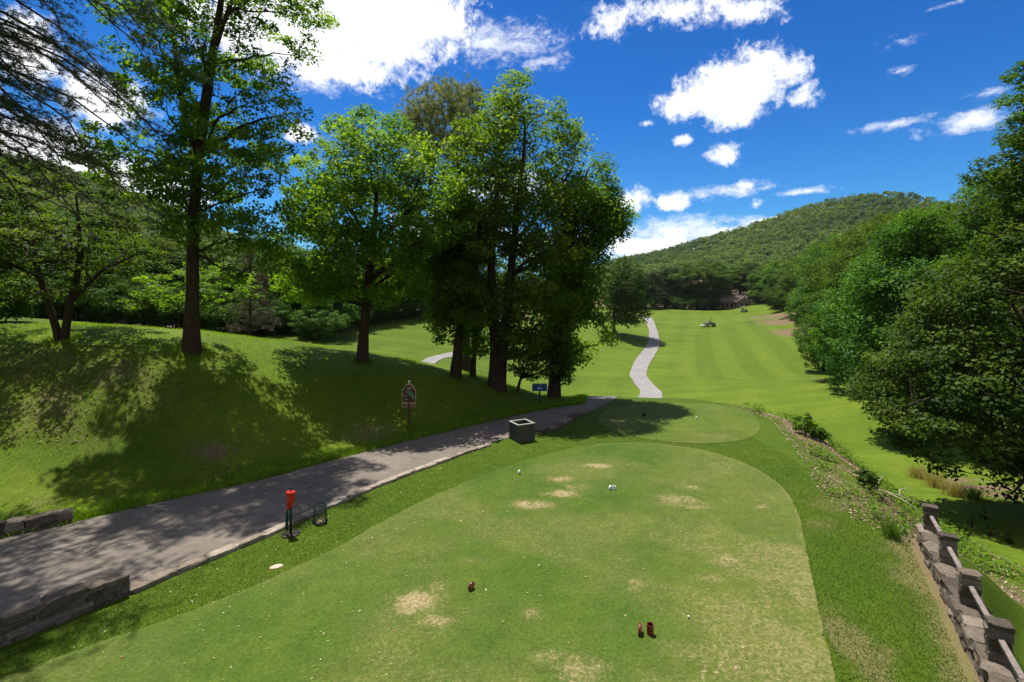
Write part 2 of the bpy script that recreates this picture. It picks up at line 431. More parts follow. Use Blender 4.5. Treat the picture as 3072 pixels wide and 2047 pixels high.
M['mower_grey'] = simple('mower grey', (.20, .20, .23), .45, .15, 4)
M['mower_pale'] = simple('mower pale panel', (.55, .56, .50), .4, .1, 4)
M['rubber'] = simple('rubber', (.015, .015, .015), .8, .1, 6)
M['skin'] = simple('skin', (.42, .25, .17), .6, .05, 6)
M['shirt'] = simple('grey shirt', (.38, .38, .42), .9, .1, 6)
M['pale_stone'] = simple('pale flat stone', (.62, .44, .34), .9, .15, 20, bmp=.3)

# ------------------------------------------------------------------ camera, light, sky
cam = bpy.data.cameras.new('camera'); co = link(bpy.data.objects.new('camera', cam))
co.location = (0, 0, CAM_H); co.rotation_euler = (R(90), 0, 0)
cam.sensor_width = 36; cam.lens = F / 1024 * 36; cam.shift_y = -(341 - 300) / 1024
cam.clip_end = 20000; cam.clip_start = .1
sc.camera = co

SUN_EL = 71.0
sx_, sy_ = -.56, .828
sl = bpy.data.lights.new('sun', 'SUN'); sl.energy = 5.0; sl.angle = R(.55); sl.color = (1, .955, .88)
so = link(bpy.data.objects.new('sun', sl))
sd_ = Vector((sx_ * math.cos(R(SUN_EL)), sy_ * math.cos(R(SUN_EL)), math.sin(R(SUN_EL))))
so.rotation_euler = sd_.to_track_quat('Z', 'Y').to_euler(); so.location = (-40, 40, 80)

w = bpy.data.worlds.new('World'); sc.world = w; w.use_nodes = True
nt = w.node_tree; nt.nodes.clear()
wo = nd(nt, 'ShaderNodeOutputWorld'); bg = nd(nt, 'ShaderNodeBackground'); nt.links.new(bg.outputs[0], wo.inputs[0])
sky = nd(nt, 'ShaderNodeTexSky'); sky.sky_type = 'NISHITA'; sky.sun_disc = False
sky.sun_elevation = R(SUN_EL); sky.sun_rotation = math.atan2(sx_, sy_) % (2 * math.pi)
sky.altitude = 450; sky.air_density = 1.0; sky.dust_density = .6; sky.ozone_density = 3.0
gen = nd(nt, 'ShaderNodeTexCoord').outputs['Generated']
sxyz = nd(nt, 'ShaderNodeSeparateXYZ'); nt.links.new(gen, sxyz.inputs[0])
az = mth(nt, 'ARCTAN2', sxyz.outputs['X'], sxyz.outputs['Y']); el = mth(nt, 'ARCSINE', sxyz.outputs['Z'])
ae = nd(nt, 'ShaderNodeCombineXYZ'); nt.links.new(az, ae.inputs[0]); nt.links.new(el, ae.inputs[1]); AE = ae.outputs[0]
def sky_at(dx, dy):
    u, v = dx * K, dy * K
    d = Vector(((u - 512) / F, 1, (300 - v) / F)).normalized()
    return math.atan2(d.x, d.y), math.asin(d.z)
def cloud_field(lst):
    cur = None
    for dx, dy, rx, ry, wt in lst:
        a0, e0 = sky_at(dx, dy); a1, _ = sky_at(dx + rx, dy); _, e1 = sky_at(dx, dy - ry)
        ra, re = abs(a1 - a0), abs(e1 - e0)
        m = nd(nt, 'ShaderNodeVectorMath', operation='MULTIPLY_ADD'); nt.links.new(AE, m.inputs[0])
        m.inputs[1].default_value = (1 / ra, 1 / re, 0); m.inputs[2].default_value = (-a0 / ra, -e0 / re, 0)
        ln = nd(nt, 'ShaderNodeVectorMath', operation='LENGTH'); nt.links.new(m.outputs[0], ln.inputs[0])
        v = mth(nt, 'MULTIPLY_ADD', ln.outputs['Value'], -wt, wt)
        cur = v if cur is None else mth(nt, 'SMOOTH_MAX', cur, v, .12)
    return cur
CUM = [(1690, 205, 165, 108, 1.5), (1730, 160, 95, 68, 1.2), (1600, 238, 130, 45, .9), (1800, 170, 80, 60, .8), (1845, 220, 65, 40, .8),
       (840, 20, 290, 195, 1.7), (620, 20, 220, 200, 1.5), (990, 40, 120, 95, 1.1), (770, 150, 200, 75, 1.0),
       (240, 225, 130, 85, 1.3), (90, 340, 190, 90, 1.5), (60, 130, 110, 100, 1), (-150, 250, 200, 200, 1.4), (390, 430, 120, 60, 1.2), (250, 400, 130, 70, 1.2), (690, 305, 40, 24, .8),
       (1540, 20, 230, 55, .62), (1400, 45, 90, 50, .6), (1700, 25, 120, 40, .5),
       (1660, 352, 60, 30, .62), (1575, 322, 28, 15, .6), (1487, 283, 28, 12, .5), (1450, 465, 48, 38, .9), (1545, 465, 52, 26, .8), (1715, 427, 34, 20, .8), (1600, 448, 110, 14, .55), (1735, 470, 18, 20, .5),
       (1500, 568, 180, 36, 1.3), (1680, 540, 150, 26, 1.2), (1790, 508, 130, 15, .8), (1180, 440, 160, 50, .9), (1060, 520, 160, 60, .8), (1300, 560, 200, 50, .7)]
CIR = [(1150, 95, 200, 80, 1.2), (1250, 140, 90, 45, 1.0), (2230, 278, 190, 46, 1.25), (2050, 285, 180, 20, 1.1), (2070, 95, 90, 22, .75), (2065, 165, 60, 20, .8), (2270, 215, 100, 24, .9),
       (1650, 440, 220, 26, 1.1), (1850, 440, 130, 16, 1.0), (1560, 530, 260, 50, 1.5), (1750, 520, 220, 36, 1.3), (1950, 500, 160, 22, .7), (2200, 3, 250, 10, .7), (2290, 255, 120, 50, .6), (1000, 215, 110, 30, .6), (720, 195, 200, 40, .8)]
rot = nd(nt, 'ShaderNodeMapping'); nt.links.new(AE, rot.inputs[0]); rot.inputs['Rotation'].default_value = (0, 0, R(-14)); rot.inputs['Scale'].default_value = (1, 2.1, 1)
n_big = noise_tex(nt, 11, 9, .58, AE, .3); n_fine = noise_tex(nt, 34, 7, .62, AE, .2); n_cir = noise_tex(nt, 22, 8, .68, rot.outputs[0], .25)
n_wisp = noise_tex(nt, 80, 6, .7, AE, .6)
pert = mth(nt, 'ADD', mth(nt, 'ADD', mth(nt, 'MULTIPLY_ADD', n_big, 1.6, -.8), mth(nt, 'MULTIPLY_ADD', n_fine, 1.1, -.55)), mth(nt, 'MULTIPLY_ADD', n_wisp, 1.0, -.5))
cum = mth(nt, 'ADD', cloud_field(CUM), pert)
mr = nd(nt, 'ShaderNodeMapRange', interpolation_type='SMOOTHSTEP'); nt.links.new(cum, mr.inputs[0])
mr.inputs[1].default_value = .02; mr.inputs[2].default_value = .72
cir = mth(nt, 'ADD', mth(nt, 'ADD', cloud_field(CIR), mth(nt, 'MULTIPLY_ADD', n_cir, 2.6, -1.45)), mth(nt, 'MULTIPLY_ADD', n_wisp, .9, -.45))
mc = nd(nt, 'ShaderNodeMapRange', interpolation_type='SMOOTHSTEP'); nt.links.new(cir, mc.inputs[0]); mc.inputs[1].default_value = .1; mc.inputs[2].default_value = 1.35; cir = mc.outputs[0]
# unseen grey cloud added behind the viewer and overhead, to neutralise blue ambient light
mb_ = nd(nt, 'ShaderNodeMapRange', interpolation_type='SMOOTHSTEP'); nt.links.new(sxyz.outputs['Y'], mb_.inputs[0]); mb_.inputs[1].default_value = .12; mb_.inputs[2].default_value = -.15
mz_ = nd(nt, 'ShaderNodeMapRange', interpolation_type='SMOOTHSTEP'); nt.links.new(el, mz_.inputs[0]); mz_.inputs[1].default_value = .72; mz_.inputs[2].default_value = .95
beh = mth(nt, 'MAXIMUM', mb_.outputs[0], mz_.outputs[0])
grey_fill = mth(nt, 'MULTIPLY', mth(nt, 'MULTIPLY_ADD', noise_tex(nt, 3.0, 8, .6, gen), 5.0, -1.75, clamp=True), beh)
dens = mth(nt, 'MAXIMUM', mth(nt, 'MAXIMUM', mr.outputs[0], mth(nt, 'MULTIPLY', cir, .8)), 0.0)
hs = nd(nt, 'ShaderNodeHueSaturation'); nt.links.new(sky.outputs[0], hs.inputs['Color']); hs.inputs['Saturation'].default_value = 1.25; hs.inputs['Value'].default_value = 1.0
tint_c = ramp(nt, el, [(.02, (.60, .94, 1.04)), (.16, (.26, .78, 1.08)), (.38, (.09, .60, 1.0)), (.7, (.07, .48, .90))])
tint = mixc(nt, 1.0, hs.outputs[0], tint_c, 'MULTIPLY')
SKY_S = .10
ctone = ramp(nt, n_big, [(.3, (8.0, 8.2, 8.7)), (.6, (10.5, 10.5, 10.6))])
fin = mixc(nt, dens, mixc(nt, grey_fill, tint, (3.3, 3.25, 3.2)), ctone)
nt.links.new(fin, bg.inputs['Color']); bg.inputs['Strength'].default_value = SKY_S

sc.view_settings.view_transform = 'Standard'; sc.view_settings.look = 'None'; sc.view_settings.exposure = 0.42; sc.view_settings.gamma = 1
sc.view_settings.use_curve_mapping = False
cy = sc.cycles
cy.max_bounces = 9; cy.diffuse_bounces = 4; cy.glossy_bounces = 2; cy.transmission_bounces = 7; cy.transparent_max_bounces = 4
cy.caustics_reflective = False; cy.caustics_refractive = False; cy.use_denoising = True
cy.sample_clamp_indirect = 6

# ------------------------------------------------------------------ ground sheet
def axis(lo, hi, step, far_lo, far_hi, g=1.09):
    a = list(np.arange(lo, hi + 1e-6, step))
    s = step; x = hi
    while x < far_hi: s *= g; x += s; a.append(x)
    s = step; x = lo; b = []
    while x > far_lo: s *= g; x -= s; b.append(x)
    return np.array(b[::-1] + a)
gx = axis(-24, 20, .17, -1500, 20, 1.06); gx = np.r_[gx[gx <= 20], axis(20.45, 62, .45, 20.4, 1500, 1.06)[1:]]; gx = np.unique(gx.round(4))
gy0 = axis(4, 30, .13, -300, 55, 1.035); gy = np.unique(np.r_[gy0[gy0 < 52], axis(52, 128, .75, 51.9, 2600, 1.04)].round(4))
GX, GY = np.meshgrid(gx, gy); GZ = hgt(GX, GY)
far = np.maximum(np.hypot(GX, GY) - 320, 0); GZ = GZ - far * .004
TEE1 = [P(*q) for q in [(1400, 1018), (1300, 1032), (1200, 1060), (1120, 1088), (1050, 1116), (900, 1185), (750, 1275), (450, 1405), (200, 1485)]] + [(-8.3, 6.6), (-9.0, 4.2), (3.4, 4.0)] + \
       [P(*q) for q in [(1920, 1568), (1900, 1480), (1880, 1400), (1864, 1320), (1850, 1250), (1838, 1190), (1820, 1148), (1790, 1110), (1740, 1078), (1680, 1052), (1600, 1031), (1500, 1018)]]
TEE2 = [P(*q) for q in [(1400, 985), (1370, 965), (1390, 945), (1440, 932), (1520, 926), (1610, 926), (1690, 936), (1730, 952), (1748, 975), (1744, 996), (1712, 1011), (1660, 1019), (1590, 1020), (1500, 1012), (1440, 1000)]]
def smooth_poly(p, it=2):
    p = np.array(p)
    for _ in range(it):
        q = np.roll(p, -1, 0); p = np.stack([.75 * p + .25 * q, .25 * p + .75 * q], 1).reshape(-1, 2)
    return p
TEE1 = smooth_poly(TEE1); TEE2 = smooth_poly(TEE2)
# cart path beside the tees: near (kerb) edge and hillside edge
PN = [(-13.5, 2.5), (-11, 5.4), (-9.2, 7.5)] + [P(*q) for q in [(305, 1355), (420, 1305), (530, 1260), (640, 1215), (740, 1167), (840, 1125), (950, 1082), (1050, 1045), (1170, 1006), (1260, 985), (1330, 957), (1375, 938)]] + [(5.9, 27.6), (7.6, 31.5), (9.5, 36.0), (11.5, 41.5)]
PF = [(-21, 5.0), (-18.5, 7.4), (-15.3, 9.6)] + [P(*q) for q in [(0, 1240), (180, 1200), (380, 1152), (580, 1110), (760, 1060), (880, 1030), (1000, 1000), (1100, 977), (1200, 953), (1280, 937), (1345, 930)]] + [(4.4, 28.6), (5.4, 32.5), (7.2, 37.0), (9.0, 42.5)]
def resample(p, n, it=3):
    p = np.array(p, dtype=float); d = np.r_[0, np.cumsum(np.hypot(*np.diff(p, axis=0).T))]
    t = np.linspace(0, d[-1], n)
    # smooth a little
    q = np.stack([np.interp(t, d, p[:, 0]), np.interp(t, d, p[:, 1])], 1)
    for _ in range(it): q[1:-1] = .25 * q[:-2] + .5 * q[1:-1] + .25 * q[2:]
    return q
def strip(name, A, B, mat, dz, n=120, m=14, label=None):
    a = resample(A, n); b = resample(B, n)
    t = np.linspace(0, 1, m)[None, :, None]
    G = a[:, None, :] * (1 - t) + b[:, None, :] * t
    jit = (fbm(G[:, :, 0] * 1.5, G[:, :, 1] * 1.5, 9) - .5) * .14
    G[:, 0, 0] += jit[:, 0]; G[:, -1, 0] += jit[:, -1]
    Z = hgt(G[:, :, 0], G[:, :, 1]) + dz
    V = np.dstack([G, Z]).reshape(-1, 3)
    i, j = np.meshgrid(np.arange(n - 1), np.arange(m - 1), indexing='ij'); k = (i * m + j).ravel()
    o = np_mesh(name, V, np.stack([k, k + 1, k + m + 1, k + m], 1), mat, smooth=True)
    return tag(o, label, None, None, 'structure')
# far pale path winding up the valley
WL = [RC(x, y, 40) for x, y in [(1440, 926), (1462, 918), (1474, 904), (1460, 885), (1446, 862), (1455, 836), (1474, 810), (1490, 785), (1492, 760), (1482, 736), (1476, 729)]]
WR = [RC(x, y, 40) for x, y in [(1500, 926), (1522, 916), (1521, 902), (1502, 886), (1484, 864), (1490, 841), (1505, 815), (1517, 790), (1512, 765), (1503, 740), (1496, 730)]]
WL = [(10.0, 40.5)] + [q[:2] for q in WL[1:]] ; WR = [(12.4, 40.2)] + [q[:2] for q in WR[1:]]
lx, ly = WL[-1]; rx, ry = WR[-1]
WL += [(lx - 4, ly + 8), (lx - 12, ly + 13)]; WR += [(rx - 2, ry + 12), (rx - 12, ry + 18)]
strip('cart_path', PN, PF, M['asphalt'], .025, 170, 16, 'grey asphalt cart path running beside the tee past the hillside')
strip('cart_path', WL, WR, M['concrete'], .06, 160, 10, 'pale cart path winding up the valley fairway')
SL = [RC(x, y, 35)[:2] for x, y in [(1050, 808), (1015, 815), (985, 821), (966, 831), (976, 843), (1008, 851)]]
SR = [RC(x, y, 35)[:2] for x, y in [(1050, 818), (1020, 824), (1005, 830), (998, 836), (1004, 843), (1018, 851)]]
strip('cart_path', SL, SR, M['concrete'], .05, 60, 6, 'pale path loop seen between the tree trunks')

# ground masks
MUL = [P(*q) for q in [(1785, 950), (1830, 1010), (1870, 1090), (1915, 1150), (1960, 1195), (2040, 1235), (2110, 1262)]]
WALL_A, WALL_B = Vector((9.85, 11.35)), Vector((5.95, 4.65))
dry = np.zeros_like(GX); soil = np.zeros_like(GX); mown = np.zeros_like(GX)
sdp = poly_sd(GX, GY, PLAT)
nA = fbm(GX * .9, GY * .9, 21); nB = fbm(GX * .22, GY * .22, 31); nC = fbm(GX * 2.6, GY * 2.6, 41)
# right bank: strip of mulch and dry stuff just over the edge
bank = (GX > 8.6) & (GY > 11) & (GY < 27) & (sdp > -.6)
sm = sstep(-.5, .3, sdp) * sstep(4.6, 2.0, sdp) * bank * sstep(27, 24.5, GY)
soil = np.maximum(soil, sm * np.clip(.25 + 1.3 * (nA - .28), 0, 1))
dry = np.maximum(dry, sm * .6 * nC)
# straw along the wall foot
wd = line_d(GX, GY, [tuple(WALL_A), tuple(WALL_B)])
side = (GX - WALL_A.x) * (WALL_B.y - WALL_A.y) - (GY - WALL_A.y) * (WALL_B.x - WALL_A.x)
dry = np.maximum(dry, sstep(1.15, .3, wd + (nA - .5) * .9) * (GY < 11.6) * .85 * (sdp < .1))
soil = np.maximum(soil, sstep(.62, .3, wd) * .6 * (GY < 11.8) * (sdp < -.05))
# worn turf between tee and wall
rr = (GX > 4) & (GY < 19) & (sdp < 0) & (poly_sd(GX, GY, TEE1) > 0)
dry = np.maximum(dry, rr * np.clip((nA - .54) * 3.2, 0, .6) * sstep(17, 11, GY))
# bare foot of the hill beside the path and patches on the slope
pe = line_d(GX, GY, [tuple(q) for q in PF])
hill = (GX < 4) & (sdp > 0)
soil = np.maximum(soil, hill * sstep(.55, .1, np.abs(pe - .35)) * np.clip((nB - .38) * 4, 0, .75))
dry = np.maximum(dry, hill * sstep(1.4, .2, pe) * .55 * nA * 1.4)
for (dx, dy, r, s, d) in [(490, 1042, .75, .75, .4), (90, 830, 1.6, .5, .3), (250, 860, 1.3, .5, .3), (130, 930, 1.8, .5, .2), (330, 900, 1.2, .45, .2), (30, 880, 1.6, .5, .2), (200, 990, 1.2, .35, .2), (860, 1000, 1.1, .2, .6), (80, 1160, .8, .4, .2), (280, 1130, .6, .5, .2), (450, 1020, .5, .3, .3)]:
    x0, y0, _ = RC(dx, dy)
    g = np.exp(-(((GX - x0) / (r * 1.4)) ** 2 + ((GY - y0) / r) ** 2))
    soil = np.maximum(soil, g * s * np.clip(.5 + (nC - .45) * 3.5, 0, 1)); dry = np.maximum(dry, g * d)
# fairway: mown, lighter, faintly streaked by the mower; straw rings on the far approach
fw = sstep(1, 6, sdp) * ((GY > 26) | (GX > 11)) * sstep(-3, 3, GX - (-.05 * GY))
lf = sstep(30, 38, GY) * sstep(6, -2, GX)
mown = np.maximum(fw * (.62 + .5 * (nB - .5)), lf * .35)
mown = np.clip(mown + np.maximum(fw, lf) * .9 * (fbm(GX * .035 + GY * .03, GY * .75 - GX * .12, 51, 5) - .5) + np.maximum(fw, lf) * .10 * np.sin((GX - .373 * GY) * 1.1 + 1.5 * fbm(GX * .02, GY * .02, 53)) * (fbm(GX * .03, GY * .03, 54) > .48), 0, 1)
rough_zone = sstep(.0, 2, sdp) * (GX < 6) * (GY < 40)
mown = np.maximum(mown, rough_zone * np.clip(.25 + (nB - .35) * 2.0, 0, .9) * (GX < 4))
for (dx, dy, rx_, ry_, s, d) in [(1838, 733, 9, 7, 1.6, .6), (1862, 758, 6, 9, 1.3, .7), (1808, 721, 10, 5, 1.4, .6), (1545, 708, 14, 4, 1.3, .6), (1620, 712, 9, 3, 1.2, .5), (1900, 820, 4, 9, .25, .7), (1950, 870, 3, 6, .35, .6), (2270, 1122, 2.6, .7, .95, .2), (2200, 1104, 1.6, .5, .9, .2), (2340, 1140, 2.2, .8, .95, .2), (1740, 745, 5, 3, .0, .45), (20, 722, 5, 2, .35, .4)]:
    x0, y0, _ = RC(dx, dy, 14)
    g = np.exp(-(((GX - x0) / rx_) ** 2 + ((GY - y0) / ry_) ** 2))
    soil = np.maximum(soil, np.clip(g * s * 1.15, 0, 1) * np.clip(.55 + (nA - .4) * 2.5, 0, 1)); dry = np.maximum(dry, g * d * np.clip(.5 + (nA - .4) * 2, 0, 1))
_we = [RC(a, b, 40)[:2] for a, b in [(742, 779), (790, 756), (850, 744), (905, 733), (955, 727), (1005, 723), (1060, 721)]]
WX_ = [-80, -45, -37, -34] + [q[0] for q in _we]; WY_ = [36, 41, 50, 55] + [q[1] + 1 for q in _we]
print('wood edge', WX_, WY_)
# leaf litter inside the woods
wood = np.maximum(sstep(0, 14, GX - np.interp(GY, [20, 40, 62, 86, 115, 150, 185, 260], [27, 33, 46, 57, 71, 84, 88, 90])) * (GY > 12), sstep(186, 194, GY))
wood = np.maximum(wood, sstep(0, 6, GY - np.interp(GX, WX_, WY_)) * (GX < 4))
soil = np.maximum(soil, wood * .9)
# mown landing area of the fairway with lengthwise mower lines
FWP = smooth_poly([RC(x, y, 42)[:2] for x, y in [(1545, 866), (1556, 820), (1572, 785), (1600, 766), (1640, 750), (1720, 742), (1780, 756), (1820, 780), (1860, 815), (1885, 860), (1850, 874), (1720, 872), (1640, 869)]])
def fw_mask(X, Y, s):
    ang = X - (Y - 60) * .373
    lines = np.exp(-((np.mod(ang + .8 * (fbm(X * .02, Y * .1, 81) - .5), 3.3) - 1.6) / .16) ** 2) * .55 * (fbm(X * .3, Y * .05, 82) > .42)
    lanes = (np.sin(ang * math.pi / 3.3) > 0) * .22
    edge = np.exp(-((s + .9) / .5) ** 2) * .10
    d = np.clip(lines * .35 + edge, 0, .4)
    return d, np.clip(.55 + (lanes - .11) * 1.4 * (.4 + fbm(X * .08, Y * .03, 83)) + lines * .5, 0, 1)

_s = poly_sd(GX, GY, FWP); _d, _m = fw_mask(GX, GY, _s); _k = sstep(.4, -.6, _s)
dry = np.maximum(dry * (1 - _k), _k * _d); mown = mown * (1 - _k) + _k * _m
mask = np.stack([np.clip(dry, 0, 1), np.clip(soil, 0, 1), np.clip(mown, 0, 1), np.ones_like(GX)], -1).reshape(-1, 4)
ny, nx = GX.shape
i, j = np.meshgrid(np.arange(ny - 1), np.arange(nx - 1), indexing='ij'); k = (i * nx + j).ravel()
g_ = np_mesh('ground', np.stack([GX, GY, GZ], -1).reshape(-1, 3), np.stack([k, k + 1, k + nx + 1, k + nx], 1), M['lawn'], attrs={'mask': mask}, smooth=True)
tag(g_, 'rolling green grass of the hillside, banks and valley', None, None, 'structure')

def turf(name, poly, mat, step, dz, maskf, label):
    x0, y0 = poly.min(0) - step; x1, y1 = poly.max(0) + step
    X, Y = np.meshgrid(np.arange(x0, x1, step), np.arange(y0, y1, step))
    s = poly_sd(X, Y, poly) + (fbm(X * 3, Y * 3, 66) - .5) * min(.09, step * 1.4)
    ny, nx = X.shape
    inside = s < 0
    # snap the outer ring of vertices to the outline
    gy_, gx_ = np.gradient(s, step); ring = (s >= 0) & (s < step * 1.6)
    gl = np.hypot(gx_, gy_) + 1e-6
    X2 = np.where(ring, X - gx_ / gl * s, X); Y2 = np.where(ring, Y - gy_ / gl * s, Y)
    ok = inside | ring
    i, j = np.meshgrid(np.arange(ny - 1), np.arange(nx - 1), indexing='ij')
    q = (ok[:-1, :-1] & ok[1:, :-1] & ok[:-1, 1:] & ok[1:, 1:]) & (inside[:-1, :-1] | inside[1:, :-1] | inside[:-1, 1:] | inside[1:, 1:])
    k = (i * nx + j)[q]
    Z = hgt(X2, Y2) + dz
    msk = maskf(X2, Y2, s)
    fc = np.stack([k, k + 1, k + nx + 1, k + nx], 1)
    used = np.unique(fc); rm = np.zeros(nx * ny, dtype=int); rm[used] = np.arange(len(used))
    V = np.stack([X2, Y2, Z], -1).reshape(-1, 3)[used]
    o = np_mesh(name, V, rm[fc], mat, attrs={'mask': msk.reshape(-1, 4)[used]}, smooth=True)
    return tag(o, label, None, None, 'structure')
WEAR = [(955, 1385, .42, .40, 1.0), (1000, 1350, .25, .3, .45), (1000, 1428, .4, .18, .7), (1090, 1290, .5, .2, .35), (1290, 1100, .55, .35, .75), (1290, 1135, .6, .3, .9), (1225, 1160, .6, .35, .9), (1330, 1120, .5, .3, .6),
        (1375, 1072, .6, .3, .9), (1560, 1150, .9, .5, .6), (1580, 1120, .6, .3, .55), (1600, 1165, .5, .25, .55), (1220, 1410, .22, .25, .6), (1470, 1340, .3, .22, .6), (1460, 1350, .2, .2, .5), (1400, 1440, .3, .15, .3), (1330, 1540, .5, .3, .7),
        (1260, 1510, .35, .2, .55), (1580, 1500, .6, .4, .4), (1670, 1290, .5, .4, .6), (1720, 1250, .6, .5, .4), (1630, 1330, .35, .25, .6), (1690, 1400, .5, .5, .35), (1540, 1250, .6, .4, .3), (1755, 1165, .35, .2, .5), (1780, 1420, .5, .8, .35), (1700, 1500, .6, .5, .4), (950, 1300, .2, .2, .25), (1700, 1110, .8, .3, .3)]
SCUFF = [((930, 1520), (950, 1497)), ((872, 1540), (886, 1528)), ((845, 1525), (865, 1515)), ((1690, 1548), (1705, 1490)), ((1700, 1500), (1722, 1478)), ((1640, 1560), (1668, 1500)), ((1615, 1560), (1625, 1525)), ((1740, 1168), (1768, 1155)), ((1668, 1480), (1720, 1478))]
def tee1_mask(X, Y, s):
    n = fbm(X * 3.5, Y * 3.5, 61); n2 = fbm(X * 9, Y * 9, 62); n3 = fbm(X * .5, Y * .5, 63); n4 = fbm(X * 22, Y * 22, 64, 2)
    d = np.zeros_like(X); soil = np.zeros_like(X)
    for dx, dy, rx_, ry_, a in WEAR:
        x0, y0 = P(dx, dy)
        g = np.exp(-(((X - x0) / rx_) ** 2 + ((Y - y0) / ry_) ** 2))
        e = .88 * a * np.clip(g * (.35 + 1.2 * n) + (n2 - .5) * .5 * np.sqrt(g), 0, 1)
        d = np.maximum(d, np.clip(e * 1.1, 0, 1)); soil = np.maximum(soil, np.clip((e - .10) * .85, 0, .52))
    for a, b in SCUFF:
        dd = line_d(X, Y, [P(*a), P(*b)]); soil = np.maximum(soil, .5 * sstep(.05, .01, dd + (n2 - .5) * .07))
    right = sstep(2.0, 6.0, X - (Y - 10) * .25)
    d = np.maximum(d, np.clip((n3 - .42) * 1.1 * (.5 + n), 0, .28) + right * .26 * (.35 + n2 * .9))
    d = np.maximum(d, sstep(-.3, -.02, s) * .4 * (X > 3) * (.4 + n2))
    mown = np.clip(.18 + .9 * (n3 - .4) + right * .45, 0, 1)
    # faint mower lanes running up the tee
    lane = np.sin((X * .86 - Y * .5) * 3.1) * .5 + .5
    mown = np.clip(mown + (lane - .5) * .22, 0, 1)
    return np.stack([d, soil, mown, np.ones_like(X)], -1)
def tee2_mask(X, Y, s):
    n = fbm(X * 2.5, Y * 2.5, 71); n3 = fbm(X * .6, Y * .6, 73)
    d = np.clip((n3 - .5) * 1.3 + (n - .5) * .4, 0, .35) + sstep(-.3, 0, s) * .15
    lane = np.sin((X * .95 - Y * .2) * 2.6) * .5 + .5
    return np.stack([d, np.zeros_like(X), np.clip(.75 + (lane - .5) * .3, 0, 1), np.ones_like(X)], -1)
turf('tee_ground', TEE1, M['tee'], .055, .014, tee1_mask, 'large closely mown tee with tan worn patches')
turf('tee_ground', TEE2, M['tee'], .09, .014, tee2_mask, 'smaller oval mown tee beyond the large one')
# ------------------------------------------------------------------ leaves and trees
def unit(v): return v / (np.linalg.norm(v, axis=-1, keepdims=True) + 1e-9)
def leaf_cards(C, size, rng, up=.6, out=None, asp=.72, fold=.18, jitter=.35):
    """kite shaped leaves at the points C"""
    n = len(C)
    N = rng.normal(size=(n, 3)); N[:, 2] = np.abs(N[:, 2]) + up
    if out is not None: N = N + out * .7
    N = unit(N)
    T = unit(np.cross(N, rng.normal(size=(n, 3)))); B = np.cross(N, T)
    L = size * (1 + jitter * rng.normal(size=(n, 1))).clip(.45, 1.8); W = L * asp
    V = np.empty((n, 4, 3))
    V[:, 0] = C - T * L * .5; V[:, 1] = C + B * W * .5 + N * fold * L - T * L * .06; V[:, 2] = C + T * L * .5 - N * fold * L * .4; V[:, 3] = C - B * W * .5 + N * fold * L - T * L * .06
    return V.reshape(-1, 3), np.arange(n * 4).reshape(n, 4)
def needle_tufts(C, D, length, width, per, rng, spread=.9):
    """fans of needles around the points C facing D"""
    n = len(C) * per
    c = np.repeat(C, per, 0); d = unit(np.repeat(D, per, 0) + spread * rng.normal(size=(n, 3)))
    s = unit(np.cross(d, rng.normal(size=(n, 3)))) * width * .5
    L = length * (1 + .25 * rng.normal(size=(n, 1)))
    V = np.stack([c - s, c + s, c + d * L + s * .3, c + d * L - s * .3], 1)
    return V.reshape(-1, 3), np.arange(n * 4).reshape(n, 4)
def bez(a, b, c, n=7):
    t = np.linspace(0, 1, n)[:, None]
    return (1 - t) ** 2 * a + 2 * t * (1 - t) * b + t * t * c

def crown_points(rng, rows, n, depth, sep, shell=.5, clump=.0, cs=.35, gap_seed=0):
    """scatter twig clumps through a crown given by rows (z, xl, xr)"""
    rows = sorted(rows); z = np.array([r[0] for r in rows]); xl = np.array([r[1] for r in rows]); xr = np.array([r[2] for r in rows])
    wz = np.linspace(z[0], z[-1], 200); wd = np.interp(wz, z, xr - xl) + .3; cdf = np.cumsum(wd ** 1.5); cdf /= cdf[-1]
    out = []; tries = 0
    while len(out) < n and tries < n * 60:
        tries += 1
        zz = np.interp(rng.random(), cdf, wz); l = np.interp(zz, z, xl); r = np.interp(zz, z, xr)
        a = rng.random() * 2 * math.pi; rho = rng.random() ** shell
        p = np.array([(l + r) / 2 + math.cos(a) * (r - l) / 2 * rho, math.sin(a) * (r - l) / 2 * depth * rho, zz])
        if clump > 0:
            q = mnoise.noise(Vector((p[0] * cs + gap_seed, p[1] * cs, p[2] * cs * 1.2)))
            if q < clump - .5: continue
        s = sep * (1 if tries < n * 30 else .7)
        if out and np.min(((np.array(out) - p) ** 2).sum(1)) < s * s: continue
        out.append(p)
    return np.array(out)

